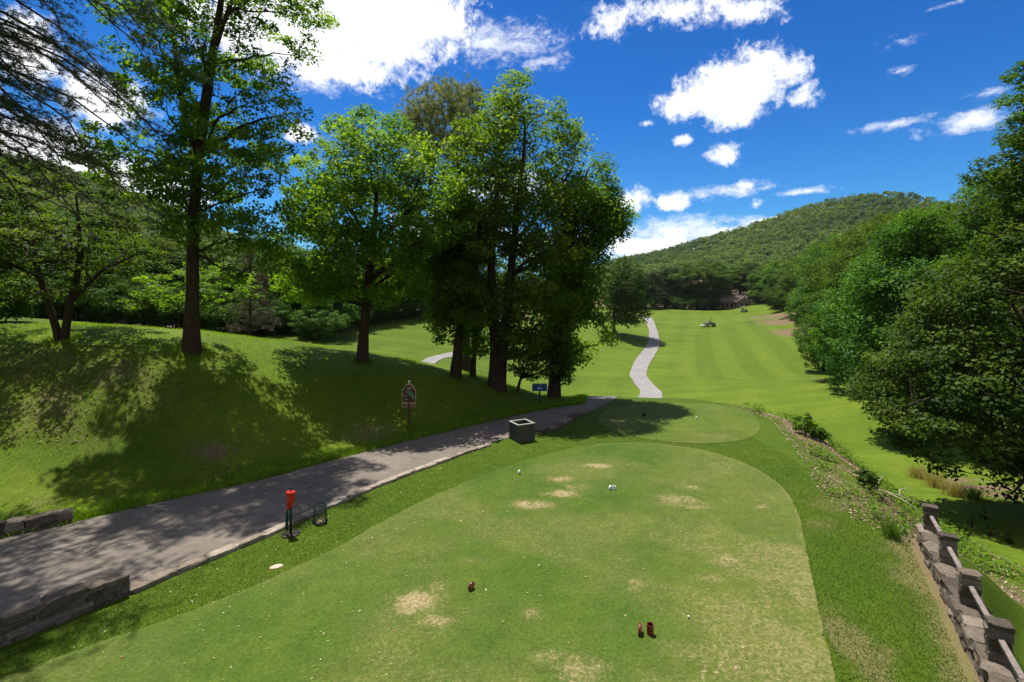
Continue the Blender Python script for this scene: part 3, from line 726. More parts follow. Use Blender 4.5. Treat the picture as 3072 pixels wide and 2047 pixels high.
def make_tree(name, loc, stems, rows, rng, bark, leaf, n_cl=200, per=90, rc=.75, leaf_size=.17, depth=.9, sep=.7, shell=.5, clump=0.0, flat=.65, limbs=18, lowlimb=.2,
              label=None, cat='tree', group=None, needles=None, up=.6, flare=1.6, rz=0.0, twig=.022, cs=.35):
    """stems: polylines of (x, y, z, r) about the base; rows: crown outline (z, xl, xr)"""
    root = empty(name, loc, rz)
    tag(root, label, cat, group)
    cl = crown_points(rng, rows, n_cl, depth, sep, shell, clump, cs, rng.random() * 50)
    tv = []; tf = []; nb = 0
    def put(pts, rad, n):
        nonlocal nb
        V, Q = tube(pts, rad, n); tv.append(V); tf.append(Q + nb); nb += len(V)
    SP = []
    for s in stems:
        s = np.array(s, dtype=float); d = np.r_[0, np.cumsum(np.linalg.norm(np.diff(s[:, :3], axis=0), axis=1))]
        t = np.linspace(0, d[-1], 16); q = np.stack([np.interp(t, d, s[:, c]) for c in range(4)], 1)
        q[1:-1] = .25 * q[:-2] + .5 * q[1:-1] + .25 * q[2:]
        q[2:-1, :2] += rng.normal(size=(13, 2)) * q[2:-1, 3:4] * .07
        if s[0, 2] < .2:
            fl = np.exp(-q[:, 2] / (q[0, 3] * 2.2)); q[:, 3] *= 1 + (flare - 1) * fl; q[0, 2] -= .35
            extra = q[0].copy()[None]; q = np.vstack([extra, q])
            q[1] = .7 * q[0] + .3 * q[2]; q[1, 3] = q[0, 3] * .82
        put(q[:, :3], q[:, 3], 10); SP.append(q)
    SPA = np.vstack(SP)
    # limbs: farthest point picks among the clumps
    K = min(limbs, len(cl)); pick = [int(rng.integers(len(cl)))]
    dmin = ((cl - cl[pick[0]]) ** 2).sum(1)
    while len(pick) < K:
        i = int(dmin.argmax()); pick.append(i); dmin = np.minimum(dmin, ((cl - cl[i]) ** 2).sum(1))
    LP = []; top = SPA[:, 2].max(); zlow = min(r[0] for r in rows)
    for i in pick:
        T = cl[i]; hd = np.hypot(SPA[:, 0] - T[0], SPA[:, 1] - T[1])
        want = T[2] - hd * .45
        cost = hd + 1.6 * np.abs(SPA[:, 2] - np.maximum(want, zlow * .5 + top * lowlimb * .5)) + (SPA[:, 2] < top * lowlimb) * 30
        a = SPA[int(cost.argmin())]; A = a[:3]; L = np.linalg.norm(T - A)
        ctl = A + (T - A) * .5 + np.array([0, 0, .10 * L]) + rng.normal(size=3) * .06 * L
        pl = bez(A, ctl, A + (T - A) * .96, 9); pl[2:-1] += rng.normal(size=(6, 3)) * .018 * L
        r0 = min(a[3] * .62, .018 + .017 * L); rad = np.linspace(r0, .014, 9)
        put(pl, rad, 6); LP.append(np.hstack([pl, rad[:, None]]))
    LA = np.vstack([q[3:] for q in LP])
    lv = []; tone = []
    for c in cl:
        d = np.linalg.norm(LA[:, :3] - c, axis=1) + 1.2 * np.maximum(0, LA[:, 2] - c[2] + .1)
        a = LA[int(d.argmin())]; L = np.linalg.norm(c - a[:3])
        if L > .15:
            pl = bez(a[:3], a[:3] + (c - a[:3]) * .5 + np.array([0, 0, .12 * L]), c, 5); put(pl, np.linspace(min(twig, a[3] * .8), .005, 5), 4)
    if needles is None:
        m = rng.poisson(per, len(cl)).clip(int(per * .4)); cc = np.repeat(cl, m, 0); n = len(cc)
        rs = np.repeat(rc * (.7 + .6 * rng.random(len(cl))), m)[:, None]
        off = rng.normal(size=(n, 3)); off = unit(off) * (rng.random((n, 1)) ** .45); off[:, 2] *= flat
        C = cc + off * rs
        cen = np.array([np.mean([r[1] + r[2] for r in rows]) / 2, 0, np.mean([r[0] for r in rows])])
        V, Fq = leaf_cards(C, leaf_size, rng, up, unit(C - cen))
        tone = np.repeat(np.clip(np.repeat(.42 + .20 * rng.normal(size=len(cl)), m) + .11 * rng.normal(size=n), 0, 1), 4)
    else:
        length, width, pern, tufts = needles
        m = tufts; cc = np.repeat(cl, m, 0); off = rng.normal(size=(len(cc), 3)) * rc * np.array([1, 1, flat])
        D = np.repeat(unit(cl - np.array([0, 0, cl[:, 2].mean() - 2])), m, 0) + np.array([0, 0, .5])
        V, Fq = needle_tufts(cc + off, D, length, width, pern, rng)
        tone = np.clip(np.repeat(.45 + .2 * rng.normal(size=len(cc)), pern * 4), 0, 1)
    np_mesh('trunk', np.vstack(tv), np.vstack(tf), bark, root, smooth=True)
    np_mesh('crown', V, Fq, leaf, root, attrs={'tone': tone})
    return root

def hero(base, ymin, rows, stems, Y=None):
    """turn sheet measurements into metres about the base point"""
    bx, by, bz = RC(base[0], base[1], ymin) if Y is None else (((base[0] * K - 512) / F * Y), Y, None)
    if bz is None: bz = h1(bx, by)
    def loc(dx, dy): return ((dx * K - 512) / F * by - bx, CAM_H - (dy * K - 300) / F * by - bz)
    rr = []
    for y, l, r in rows:
        xl, z = loc(l, y); xr, _ = loc(r, y); rr.append((z, xl, xr))
    ss = []
    for st in stems:
        o = []
        for q in st:
            x, z = loc(q[0], q[1]); o.append((x, q[3] if len(q) > 3 else 0.0, max(z, 0), q[2]))
        o[0] = (o[0][0], o[0][1], 0 if abs(o[0][2]) < .8 else o[0][2], o[0][3])
        ss.append(o)
    return (bx, by, bz), rr, ss

rg = lambda s: np.random.default_rng(s)
# tall tulip tree on the left slope
loc_, rows, st = hero((440, 806), 10, [(-340, 450, 610), (-230, 380, 690), (-110, 330, 740), (0, 285, 775), (50, 278, 780), (105, 272, 740), (130, 270, 690), (200, 265, 720), (260, 270, 705), (330, 215, 690), (400, 190, 690), (470, 240, 690), (540, 380, 680), (590, 500, 690), (640, 540, 670)],
    [[(440, 806, .275), (441, 700, .24), (441, 600, .225), (446, 470, .21), (455, 350, .19), (470, 250, .21), (484, 150, .17), (500, 60, .13), (515, -40, .10), (525, -180, .06), (528, -300, .02)],
     [(455, 350, .15), (425, 280, .12), (400, 190, .10, .4), (378, 90, .08, .6), (355, -60, .04, .8)], [(484, 150, .11), (525, 80, .09, -.5), (570, 0, .07, -.8), (610, -90, .03, -1)], [(446, 500, .08), (400, 440, .06, .5), (340, 430, .03, .9)]])
make_tree('tulip_tree', loc_, st, rows, rg(11), M['bark'], M['leaf_tulip'], n_cl=520, per=100, rc=.50, leaf_size=.128, depth=.8, sep=.48, shell=.55, clump=.46, flat=.65, limbs=32, label='tall tulip tree with a thick straight dark trunk on the left grass slope', cat='tree', twig=.018, cs=.5)
# forked dogwood at the far left
loc_, rows, st = hero((142, 782), 10, [(375, -40, 70), (405, -60, 150), (445, -110, 250), (500, -140, 330), (560, -140, 350), (610, -60, 310), (650, 20, 240), (685, 50, 170)],
    [[(138, 782, .14), (112, 700, .12), (85, 620, .10), (60, 530, .075, .3), (10, 430, .03, .5)], [(147, 780, .145), (160, 700, .125), (186, 600, .10), (198, 540, .075, -.3), (205, 455, .03, -.6)], [(165, 690, .09), (215, 620, .07, .4), (290, 580, .03, .6)]])
make_tree('dogwood_tree', loc_, st, rows, rg(12), M['bark'], M['leaf_dog'], n_cl=180, per=110, rc=.6, leaf_size=.115, depth=.9, sep=.5, shell=.55, clump=.42, flat=.3, limbs=16, label='low dogwood with a forked trunk standing left of the tall tulip tree', up=1.4, flare=1.3)
# maple on the slope
loc_, rows, st = hero((832, 830), 12, [(268, 815, 920), (300, 745, 950), (350, 700, 1000), (400, 685, 1065), (450, 680, 1100), (510, 675, 1105), (560, 655, 1095), (610, 635, 1070), (655, 640, 1030), (690, 670, 970)],
    [[(832, 830, .27), (838, 740, .24), (846, 660, .22), (855, 580, .2), (862, 500, .13), (868, 420, .07), (868, 370, .02)], [(855, 590, .14), (820, 520, .11, .5), (780, 440, .06, .9)], [(857, 570, .14), (930, 500, .10, -.4), (1010, 430, .05, -.8)]])
make_tree('maple_tree', loc_, st, rows, rg(13), M['bark'], M['leaf_maple'], n_cl=600, per=105, rc=.62, leaf_size=.15, depth=.85, sep=.5, shell=.42, clump=.34, cs=.5, flat=.7, limbs=30, label='bright green maple with one bare lower trunk left of the dark tree clump')
# the dark clump by the path
loc_, rows, st = hero((1140, 892), 15, [(168, 1175, 1212), (192, 1122, 1245), (235, 1092, 1285), (290, 1050, 1330), (350, 1030, 1355), (420, 1005, 1370), (500, 990, 1390), (580, 990, 1370), (650, 985, 1350), (720, 1000, 1330), (780, 1030, 1290), (812, 1080, 1220)],
    [[(1138, 892, .36), (1140, 820, .3), (1134, 740, .27), (1128, 640, .23), (1135, 500, .18), (1150, 380, .10), (1158, 300, .03)], [(1144, 890, .34), (1158, 780, .27), (1168, 680, .24), (1180, 560, .2), (1200, 400, .14), (1208, 310, .07), (1205, 250, .02)], [(1180, 560, .13), (1250, 480, .1, -.5), (1310, 400, .05, -.9)]])
make_tree('broadleaf_tree', loc_, st, rows, rg(14), M['bark'], M['leaf_dark'], n_cl=780, per=84, rc=.62, leaf_size=.155, depth=.8, sep=.58, shell=.42, clump=.42, flat=.75, cs=.42, limbs=34, label='tallest dark green tree of the central clump, with twin trunks from one base')
loc_, rows, st = hero((1272, 915), 15, [(360, 1335, 1385), (400, 1300, 1400), (450, 1290, 1415), (495, 1285, 1445), (535, 1280, 1440), (580, 1275, 1400), (660, 1265, 1375), (720, 1265, 1380), (780, 1250, 1400), (835, 1262, 1392), (868, 1290, 1360)],
    [[(1272, 915, .33), (1278, 830, .27), (1282, 740, .24), (1300, 600, .19), (1330, 470, .12), (1350, 390, .04)], [(1290, 660, .12), (1350, 600, .09, -.3), (1400, 560, .04, -.5)]])
make_tree('broadleaf_tree', loc_, st, rows, rg(15), M['bark'], M['leaf_dark'], n_cl=490, per=84, rc=.62, leaf_size=.15, depth=.95, sep=.6, shell=.5, clump=.42, flat=.8, limbs=24, lowlimb=.12, label='dark leafy tree with a broad trunk just right of the blue sign')
loc_, rows, st = hero((1046, 866), 15, [(480, 1010, 1100), (560, 968, 1115), (640, 962, 1110), (720, 980, 1100), (785, 1010, 1080)],
    [[(1046, 866, .27), (1054, 780, .22), (1060, 680, .18), (1058, 580, .12), (1056, 500, .04)]])
make_tree('broadleaf_tree', loc_, st, rows, rg(16), M['bark'], M['leaf_dark'], n_cl=200, per=84, rc=.62, leaf_size=.15, depth=.9, sep=.6, shell=.5, clump=.42, flat=.8, limbs=16, lowlimb=.12, label='leftmost trunk of the central clump, its low boughs hanging beside the pale path loop')
loc_, rows, st = hero((1086, 866), 15, [(500, 1060, 1140), (600, 1050, 1150), (700, 1050, 1150), (790, 1060, 1140)], [[(1086, 866, .16), (1090, 780, .14), (1096, 640, .1), (1098, 520, .03)]])
make_tree('broadleaf_tree', loc_, st, rows, rg(17), M['bark'], M['leaf_dark'], n_cl=60, per=140, rc=.7, leaf_size=.13, depth=.9, sep=.6, shell=.5, flat=.8, limbs=10, label='slender trunk behind the clump, between its leftmost trunk and twin trunks')
loc_, rows, st = hero((1190, 902), 15, [(770, 1190, 1270), (800, 1160, 1310), (838, 1150, 1310), (868, 1170, 1280)], [[(1188, 902, .09), (1198, 865, .075), (1215, 830, .05), (1225, 790, .03)], [(1196, 868, .06), (1240, 840, .04, -.2), (1290, 820, .02, -.3)]])
make_tree('dogwood_tree', loc_, st, rows, rg(18), M['bark'], M['leaf_dog'], n_cl=60, per=80, rc=.5, leaf_size=.14, depth=.9, sep=.4, shell=.6, flat=.45, limbs=10, label='small leaning dogwood under the clump just left of the blue sign', up=1.2, flare=1.2)
# grey topped pine behind the clump
loc_, rows, st = hero((1060, 900), 15, [(205, 1000, 1080), (222, 955, 1105), (262, 934, 1116), (310, 932, 1114), (345, 945, 1105), (368, 980, 1080)], [[(1070, 880, .38), (1068, 700, .33), (1060, 500, .26), (1050, 400, .2), (1045, 300, .14), (1035, 200, .05)]], Y=38)
make_tree('pine_tree', loc_, st, rows, rg(19), M['bark_pine'], M['needle_grey'], n_cl=210, rc=.38, depth=.9, sep=.5, shell=.30, flat=.8, limbs=34, lowlimb=.6, needles=(.34, .028, 26, 9), label='grey green pine whose round top shows above the clump', twig=.035)
# tree beyond, beside the far path
loc_, rows, st = hero((1411, 768), 45, [(588, 1425, 1450), (615, 1400, 1470), (670, 1385, 1488), (710, 1390, 1490), (740, 1405, 1475)], [[(1411, 768, .3), (1411, 720, .26), (1418, 660, .18), (1425, 600, .05)]])
make_tree('broadleaf_tree', loc_, st, rows, rg(20), M['bark'], M['leaf_oak'], n_cl=170, per=70, rc=1.5, leaf_size=.36, depth=.9, sep=1.2, shell=.5, clump=.4, flat=.7, limbs=16, label='rounded tree shading the pale path where it climbs the valley')
# big trees on the right
loc_, rows, st = hero((2330, 1180), 5, [(300, 2310, 2480), (380, 2250, 2600), (460, 2205, 2650), (560, 2165, 2700), (650, 2140, 2750), (750, 2105, 2760), (840, 2035, 2760), (910, 2000, 2760), (960, 2015, 2740), (1010, 2060, 2700), (1060, 2130, 2680), (1110, 2220, 2660), (1140, 2290, 2640), (1165, 2330, 2600)],
    [[(2440, 1180, .42), (2440, 1000, .36), (2435, 800, .3), (2430, 600, .22), (2420, 420, .08)], [(2438, 950, .2), (2250, 900, .14, -.6), (2080, 900, .05, -1.2)], [(2436, 900, .2), (2260, 780, .14, -2), (2150, 700, .05, -3)], [(2438, 1010, .14), (2280, 1050, .09, -1.5), (2200, 1080, .03, -2.2)]], Y=19.5)
make_tree('broadleaf_tree', loc_, st, rows, rg(21), M['bark'], M['leaf_oak'], n_cl=950, per=115, rc=.66, leaf_size=.15, depth=.62, sep=.62, shell=.42, clump=.42, flat=.6, limbs=44, lowlimb=.1, label='huge leafy tree filling the right side, low boughs over the fairway', up=.9)
loc_, rows, st = hero((2345, 1100), 5, [(88, 2340, 2362), (150, 2322, 2395), (190, 2325, 2400), (250, 2295, 2430), (300, 2300, 2450), (400, 2260, 2500), (560, 2200, 2560), (700, 2200, 2560)], [[(2365, 1100, .4), (2365, 700, .3), (2358, 400, .16), (2354, 260, .05), (2354, 190, .015)]], Y=27)
make_tree('broadleaf_tree', loc_, st, rows, rg(22), M['bark'], M['leaf_oak'], n_cl=300, per=110, rc=.7, leaf_size=.165, depth=.8, sep=.6, shell=.5, clump=.40, flat=.6, limbs=30, lowlimb=.3, label='tall narrow topped tree rising behind the huge tree on the right', up=.8)
loc_, rows, st = hero((2090, 930), 20, [(495, 2080, 2170), (550, 2020, 2220), (620, 1985, 2250), (700, 1965, 2260), (780, 1955, 2240), (850, 1965, 2200), (905, 1990, 2140)], [[(2100, 930, .35), (2100, 800, .3), (2105, 650, .2), (2110, 520, .06)]], Y=33)
make_tree('broadleaf_tree', loc_, st, rows, rg(23), M['bark'], M['leaf_oak'], n_cl=420, per=140, rc=.95, leaf_size=.185, depth=.8, sep=.75, shell=.42, clump=.40, flat=.65, limbs=30, lowlimb=.1, label='full crowned tree just left of the huge right tree, foliage reaching the ground', up=.8)

# white pine boughs reaching in at the upper left (its trunk stands just out of frame)
def white_pine():
    rng = rg(31); X0, Y0 = -16.2, 12.8; z0 = h1(X0, Y0)
    root = empty('white_pine', (X0, Y0, z0)); tag(root, 'dark white pine whose drooping boughs hang into the upper left corner', 'tree')
    tv = []; tf = []; nb = 0; TC = []; TD = []
    def put(p, r, n):
        nonlocal nb
        V, Q = tube(p, r, n); tv.append(V); tf.append(Q + nb); nb += len(V)
    zz = np.linspace(-.3, 27, 16); put(np.stack([.02 * zz, 0 * zz, zz], 1), np.interp(zz, [0, 1, 27], [.5, .38, .06]), 12)
    for zb in np.arange(9.2, 26, .62):
        for q in range(4):
            toward = q < 2
            a = (rng.normal() * .55 - .05) if toward else rng.random() * 2 * math.pi
            L = (5.6 + rng.random() * 1.7) * np.interp(zb, [9, 14, 26], [.9, 1, .4]) if toward else (2.5 + 3 * rng.random()) * np.interp(zb, [9, 26], [1, .35])
            d = np.array([math.cos(a), math.sin(a), 0])
            A = np.array([.02 * zb, 0, zb]); E = A + d * L + np.array([0, 0, -L * (.30 + .25 * rng.random()) if zb < 18 else -.1 * L])
            pl = bez(A, A + d * L * .5 + np.array([0, 0, .12 * L]), E, 12); pl[2:] += rng.normal(size=(10, 3)) * .05
            put(pl, np.linspace(.055, .010, 12), 6)
            for i in range(2, 12):
                for sgn in (-1, 1):
                    if rng.random() < .12: continue
                    sd = np.array([-d[1], d[0], 0]) * sgn
                    l2 = (.5 + 1.1 * rng.random()) * (1.15 - .055 * i)
                    e2 = pl[i] + (d * .75 + sd * (.5 + .4 * rng.random())) * l2 + np.array([0, 0, -.30 * l2 * rng.random() - .08])
                    p2 = bez(pl[i], pl[i] + (e2 - pl[i]) * .5 + np.array([0, 0, .06]), e2, 6); put(p2, np.linspace(.014, .004, 6), 4)
                    for k in range(1, 6):
                        for _ in range(2):
                            TC.append(p2[k] + rng.normal(size=3) * .05); TD.append(unit(e2 - pl[i]) + rng.normal(size=3) * .4)
    V, Fq = needle_tufts(np.array(TC), np.array(TD), .13, .011, 13, rng, .75)
    np_mesh('trunk', np.vstack(tv), np.vstack(tf), M['bark_pine'], root, smooth=True)
    np_mesh('crown', V, Fq, M['needle'], root, attrs={'tone': np.clip(np.repeat(.4 + .2 * rng.normal(size=len(TC)), 13 * 4), 0, 1)})
white_pine()

# ------------------------------------------------------------------ woodland trees: a few kinds, copied
def proto(seed, h, w, low, leaf, bark, n_cl, per, rc, ls, kind='oval', **kw):
    rng = rg(seed)
    if kind == 'oval':
        zs = np.linspace(low, h, 9); prof = np.sin(np.linspace(.38, math.pi - .22, 9)) ** .75
        prof *= 1 + .16 * rng.normal(size=9)
        rows = [(z, -w / 2 * p + .05 * w * rng.normal(), w / 2 * p + .05 * w * rng.normal()) for z, p in zip(zs, prof)]
    elif kind == 'cone':
        zs = np.linspace(low, h, 8); rows = [(z, -w / 2 * (1.05 - i / 7.2), w / 2 * (1.05 - i / 7.2)) for i, z in enumerate(zs)]
    lean = rng.normal() * .3
    st = [[(0, 0, 0, .022 * h * .75), (lean * .2, 0, h * .3, .016 * h * .75), (lean * .6, .1, h * .6, .010 * h * .75), (lean, 0, h * .95, .03)]]
    if kind == 'oval':
        st.append([(lean * .3, 0, h * .38, .010 * h * .7), (w * .15, .4, h * .6, .007 * h * .7), (w * .25, .6, h * .82, .02)])
    args = dict(n_cl=n_cl, per=per, rc=rc, leaf_size=ls, depth=1.0, sep=w / 17, shell=.40, clump=.44, flat=.62, limbs=18, lowlimb=.2, flare=1.4, cs=.3)
    args.update(kw)
    return make_tree('woodland_tree' if kind == 'oval' else 'pine_tree', (0, 0, -500), st, rows, rng, bark, leaf, **args)
PROTO = [proto(41, 17, 10, 2.2, M['leaf_wood'], M['bark'], 290, 64, .92, .25), proto(42, 16, 9, 1.2, M['leaf_oak'], M['bark'], 270, 66, .9, .25), proto(43, 18, 11, 3, M['leaf_wood'], M['bark'], 310, 62, .95, .255),
         proto(44, 13, 10, .6, M['leaf_oak'], M['bark'], 250, 66, .9, .25), proto(45, 19, 7, 5, M['needle'], M['bark_pine'], 130, 0, .6, .3, 'cone', needles=(.55, .07, 22, 7), flat=.5, limbs=24, lowlimb=.2, twig=.03)]
used = [0] * len(PROTO)
def wood_tree(kind, x, y, h, wdt, rz, label, group):
    p = PROTO[kind]; base_h = (17, 16, 18, 13, 19)[kind]; base_w = (10, 9, 11, 10, 7)[kind]
    if not used[kind]:
        r = p
    else:
        r = p.copy(); COL.objects.link(r)
        for ch in list(p.children):
            c = ch.copy(); COL.objects.link(c); c.parent = r
    used[kind] += 1
    r.location = (x, y, h1(x, y) - .1); r.rotation_euler = (0, 0, rz); r.scale = (wdt / base_w, wdt / base_w, h / base_h)
    tag(r, label, 'tree', group)
    return r
ORD = 'first second third fourth fifth sixth seventh eighth ninth tenth eleventh twelfth thirteenth fourteenth fifteenth sixteenth seventeenth eighteenth nineteenth twentieth twenty-first twenty-second twenty-third twenty-fourth twenty-fifth'.split()
KW = ['leafy green tree', 'bushy oak', 'tall leafy tree', 'low spreading tree', 'dark pine']
rnd = random.Random(5)
def xY(dx, Y): return (dx * K - 512) / F * Y
def hTop(dy, x, Y): return CAM_H - (dy * K - 300) / F * Y - h1(x, Y)
# far row behind the green
far_row = [(1478, 176, 625, 4, 80), (1500, 185, 618, 4, 70), (1528, 190, 612, 4, 75), (1552, 192, 608, 4, 78), (1572, 186, 604, 2, 85), (1604, 190, 600, 0, 95), (1640, 193, 604, 2, 95), (1668, 204, 607, 1, 80), (1700, 206, 602, 0, 85), (1730, 202, 604, 2, 85), (1752, 190, 612, 1, 70), (1774, 182, 606, 0, 80), (1790, 172, 600, 1, 80)]
for i, (dx, Y, dy, kd, wpx) in enumerate(far_row):
    x = xY(dx, Y)
    wood_tree(kd, x, Y, hTop(dy, x, Y), wpx * K / F * Y * 1.05, rnd.random() * 6, f'{KW[kd]}, {ORD[i]} from the left in the far row behind the putting green', 'far row of trees behind the green')
for i, (dx, Y) in enumerate([(1484, 178), (1512, 184), (1540, 186), (1566, 182), (1600, 184), (1622, 186), (1748, 184), (1768, 178), (1786, 168), (1800, 160)]):
    x = xY(dx, Y); wood_tree(3, x, Y, 6.5, 9.5, rnd.random() * 6, f'low bushy tree, {ORD[i]} from the left at the foot of the far row', 'low trees at the foot of the far row')
# right hand edge of the fairway, from the far end to the near end
right_row = [(1812, 160, 604, 0, 90), (1800, 150, 640, 3, 80), (1838, 138, 600, 2, 100), (1842, 122, 610, 1, 110), (1868, 112, 585, 0, 120), (1856, 98, 655, 3, 90), (1888, 92, 560, 2, 140), (1905, 80, 545, 1, 150), (1893, 66, 690, 3, 110), (1930, 72, 560, 0, 150), (1950, 62, 535, 2, 170), (1930, 53, 640, 1, 150), (1985, 55, 525, 0, 180), (1962, 46, 620, 3, 170), (2020, 50, 500, 2, 190), (2060, 44, 505, 1, 190)]
for i, (dx, Y, dy, kd, wpx) in enumerate(right_row):
    x = xY(dx, Y)
    wood_tree(kd, x, Y, hTop(dy, x, Y), wpx * K / F * Y, rnd.random() * 6, f'{KW[kd]}, {ORD[i]} from the far end along the right fairway edge', 'trees along the right fairway edge')
up_row = [(1850, 165, 575, 2, 90), (1900, 150, 555, 0, 100), (1940, 130, 535, 2, 120), (1990, 118, 510, 0, 130), (1880, 130, 560, 1, 110), (2040, 105, 490, 2, 150), (2090, 92, 482, 1, 160), (2000, 88, 520, 0, 150), (2130, 78, 478, 2, 180), (2170, 66, 480, 0, 180), (1965, 100, 540, 1, 120), (2100, 60, 500, 2, 200), (2190, 52, 465, 1, 200), (2230, 44, 430, 0, 220), (2160, 42, 520, 2, 220)]
for i, (dx, Y, dy, kd, wpx) in enumerate(up_row):
    x = xY(dx, Y)
    wood_tree(kd, x, Y, hTop(dy, x, Y), wpx * K / F * Y, rnd.random() * 6, f'{KW[kd]}, {ORD[i]} from the far end of the rank behind the right edge', 'second rank of trees on the right')
# dark wood along the left
left_row = [(-60, 40, 525, 2, 320), (30, 42, 530, 1, 300), (100, 46, 535, 0, 280), (165, 44, 560, 1, 250), (235, 47, 550, 0, 250), (300, 46, 565, 1, 230), (360, 50, 550, 2, 240), (420, 50, 585, 3, 200), (470, 53, 560, 1, 210), (520, 56, 575, 3, 190), (572, 58, 560, 2, 200), (620, 62, 580, 3, 180), (665, 66, 570, 1, 170), (705, 72, 590, 3, 150), (742, RC(742, 778, 40)[1] + 3, 600, 1, 150), (790, RC(790, 757, 40)[1] + 3, 600, 3, 160), (838, RC(838, 746, 40)[1] + 3, 590, 1, 150), (885, RC(885, 737, 40)[1] + 3, 600, 3, 150), (930, RC(930, 730, 40)[1] + 3, 590, 1, 150), (980, RC(980, 726, 40)[1] + 3, 600, 3, 150), (1030, RC(1030, 724, 40)[1] + 3, 595, 1, 150)]
for i, (dx, Y, dy, kd, wpx) in enumerate(left_row):
    x = xY(dx, Y)
    wood_tree(kd, x, Y, hTop(dy, x, Y), wpx * K / F * Y, rnd.random() * 6, f'{KW[kd]} in shade, {ORD[i]} from the left along the left wood edge', 'trees along the left wood edge')
left_back = [(-40, 54, 415, 0, 320), (60, 56, 435, 2, 310), (150, 58, 462, 0, 300), (235, 60, 485, 2, 280), (310, 64, 502, 0, 270), (400, 66, 515, 2, 250), (480, 70, 522, 0, 220), (570, 74, 530, 2, 210), (650, 82, 540, 1, 170), (725, 88, 550, 0, 170), (800, 102, 550, 2, 150), (880, 118, 560, 1, 130), (960, 122, 560, 0, 130), (1040, 124, 570, 2, 130), (1120, 126, 580, 1, 130), (1220, 130, 590, 0, 130), (1320, 132, 600, 2, 130)]
for i, (dx, Y, dy, kd, wpx) in enumerate(left_back):
    x = xY(dx, Y)
    wood_tree(kd, x, Y, hTop(dy, x, Y), wpx * K / F * Y, rnd.random() * 6, f'{KW[kd]} deeper in the left wood, {ORD[i]} from the left of its rank', 'second rank of the left wood')
under = [(20, 37, 5), (95, 38, 4.5), (180, 40, 5), (255, 41, 4.5), (330, 42, 5), (405, 44, 4.5), (480, 47, 5), (545, 50, 4.6), (605, 54, 5), (655, 58, 4.5), (700, 65, 5), (735, RC(735, 782, 40)[1], 4.8), (768, RC(768, 766, 40)[1], 5.2), (812, RC(812, 752, 40)[1], 5), (860, RC(860, 742, 40)[1], 5.4), (905, RC(905, 734, 40)[1], 5), (955, RC(955, 728, 40)[1], 5.2), (1005, RC(1005, 724, 40)[1], 5), (1055, RC(1055, 722, 40)[1], 5)]
for i, (dx, Y, hh) in enumerate(under):
    x = xY(dx, Y)
    wood_tree(3, x, Y, hh, hh * 1.15, rnd.random() * 6, f'low understory tree, {ORD[i]} from the left at the foot of the left wood', 'understory trees at the foot of the left wood')
wood_tree(1, -26.5, 19.5, 10.5, 8, 1.0, 'leafy oak out of view at the left, added to shade the slope', None)  # off-frame tree, added for the shadow it casts towards the left hillside
# young sunlit maple and dead conifer at the wood edge
x, Y = xY(440, 34), 34; loc_ = (x, Y, h1(x, Y))
def sx(dx): return xY(dx, Y) - x
def sz(dy): return CAM_H - (dy * K - 300) / F * Y - loc_[2]
make_tree('young_maple', loc_, [[(0, 0, 0, .10), (.1, 0, sz(650), .08), (.2, 0, sz(560), .03)]], [(sz(600), sx(400), sx(500)), (sz(640), sx(330), sx(600)), (sz(670), sx(310), sx(620)), (sz(695), sx(280), sx(560)), (sz(715), sx(330), sx(500))], rg(51), M['bark'], M['leaf_tulip'],
          n_cl=80, per=60, rc=.6, leaf_size=.2, depth=.7, sep=.6, flat=.35, limbs=12, clump=.42, label='young maple with sunlit yellow green leaves behind the tall tulip trunk', up=1.3)
x, Y = xY(575, 44), 44; loc_ = (x, Y, h1(x, Y))
make_tree('dead_conifer', loc_, [[(0, 0, 0, .14), (0, 0, 5, .1), (0, 0, 9.5, .02)]], [(1, -1.6, 2.4), (3, -1.4, 2.2), (6, -1, 1.4), (9.3, -.3, .3)], rg(52), M['bark'], M['dead'], n_cl=90, rc=.3, depth=1, sep=.35, shell=.5, flat=.3, limbs=30, lowlimb=.05, needles=(.30, .03, 12, 6), label='dead brown conifer with bare twigs at the wood edge', twig=.02)

# bushes
def bush(name, loc, w, h, seed, leaf, label, n=40, per=50, ls=.12, cat='bush', group=None):
    rows = [(h * .12, -w * .38, w * .38), (h * .4, -w * .5, w * .5), (h * .75, -w * .4, w * .4), (h, -w * .12, w * .12)]
    return make_tree(name, loc, [[(0, 0, 0, .02), (0, 0, h * .8, .01)], [(.03, 0, 0, .02), (w * .2, 0, h * .7, .01)]], rows, rg(seed), M['bark'], leaf, n_cl=n, per=per, rc=w * .14, leaf_size=ls, depth=1, sep=w * .08, limbs=8, lowlimb=0, flare=1.1, label=label, cat=cat, twig=.008, group=group)
x, Y = xY(12, 24), 24; bush('bush', (x, Y, h1(x, Y)), 2.6, 2.3, 61, M['leaf_dog'], 'sunlit bush at the far left on top of the grass slope', 60, 60, .13)

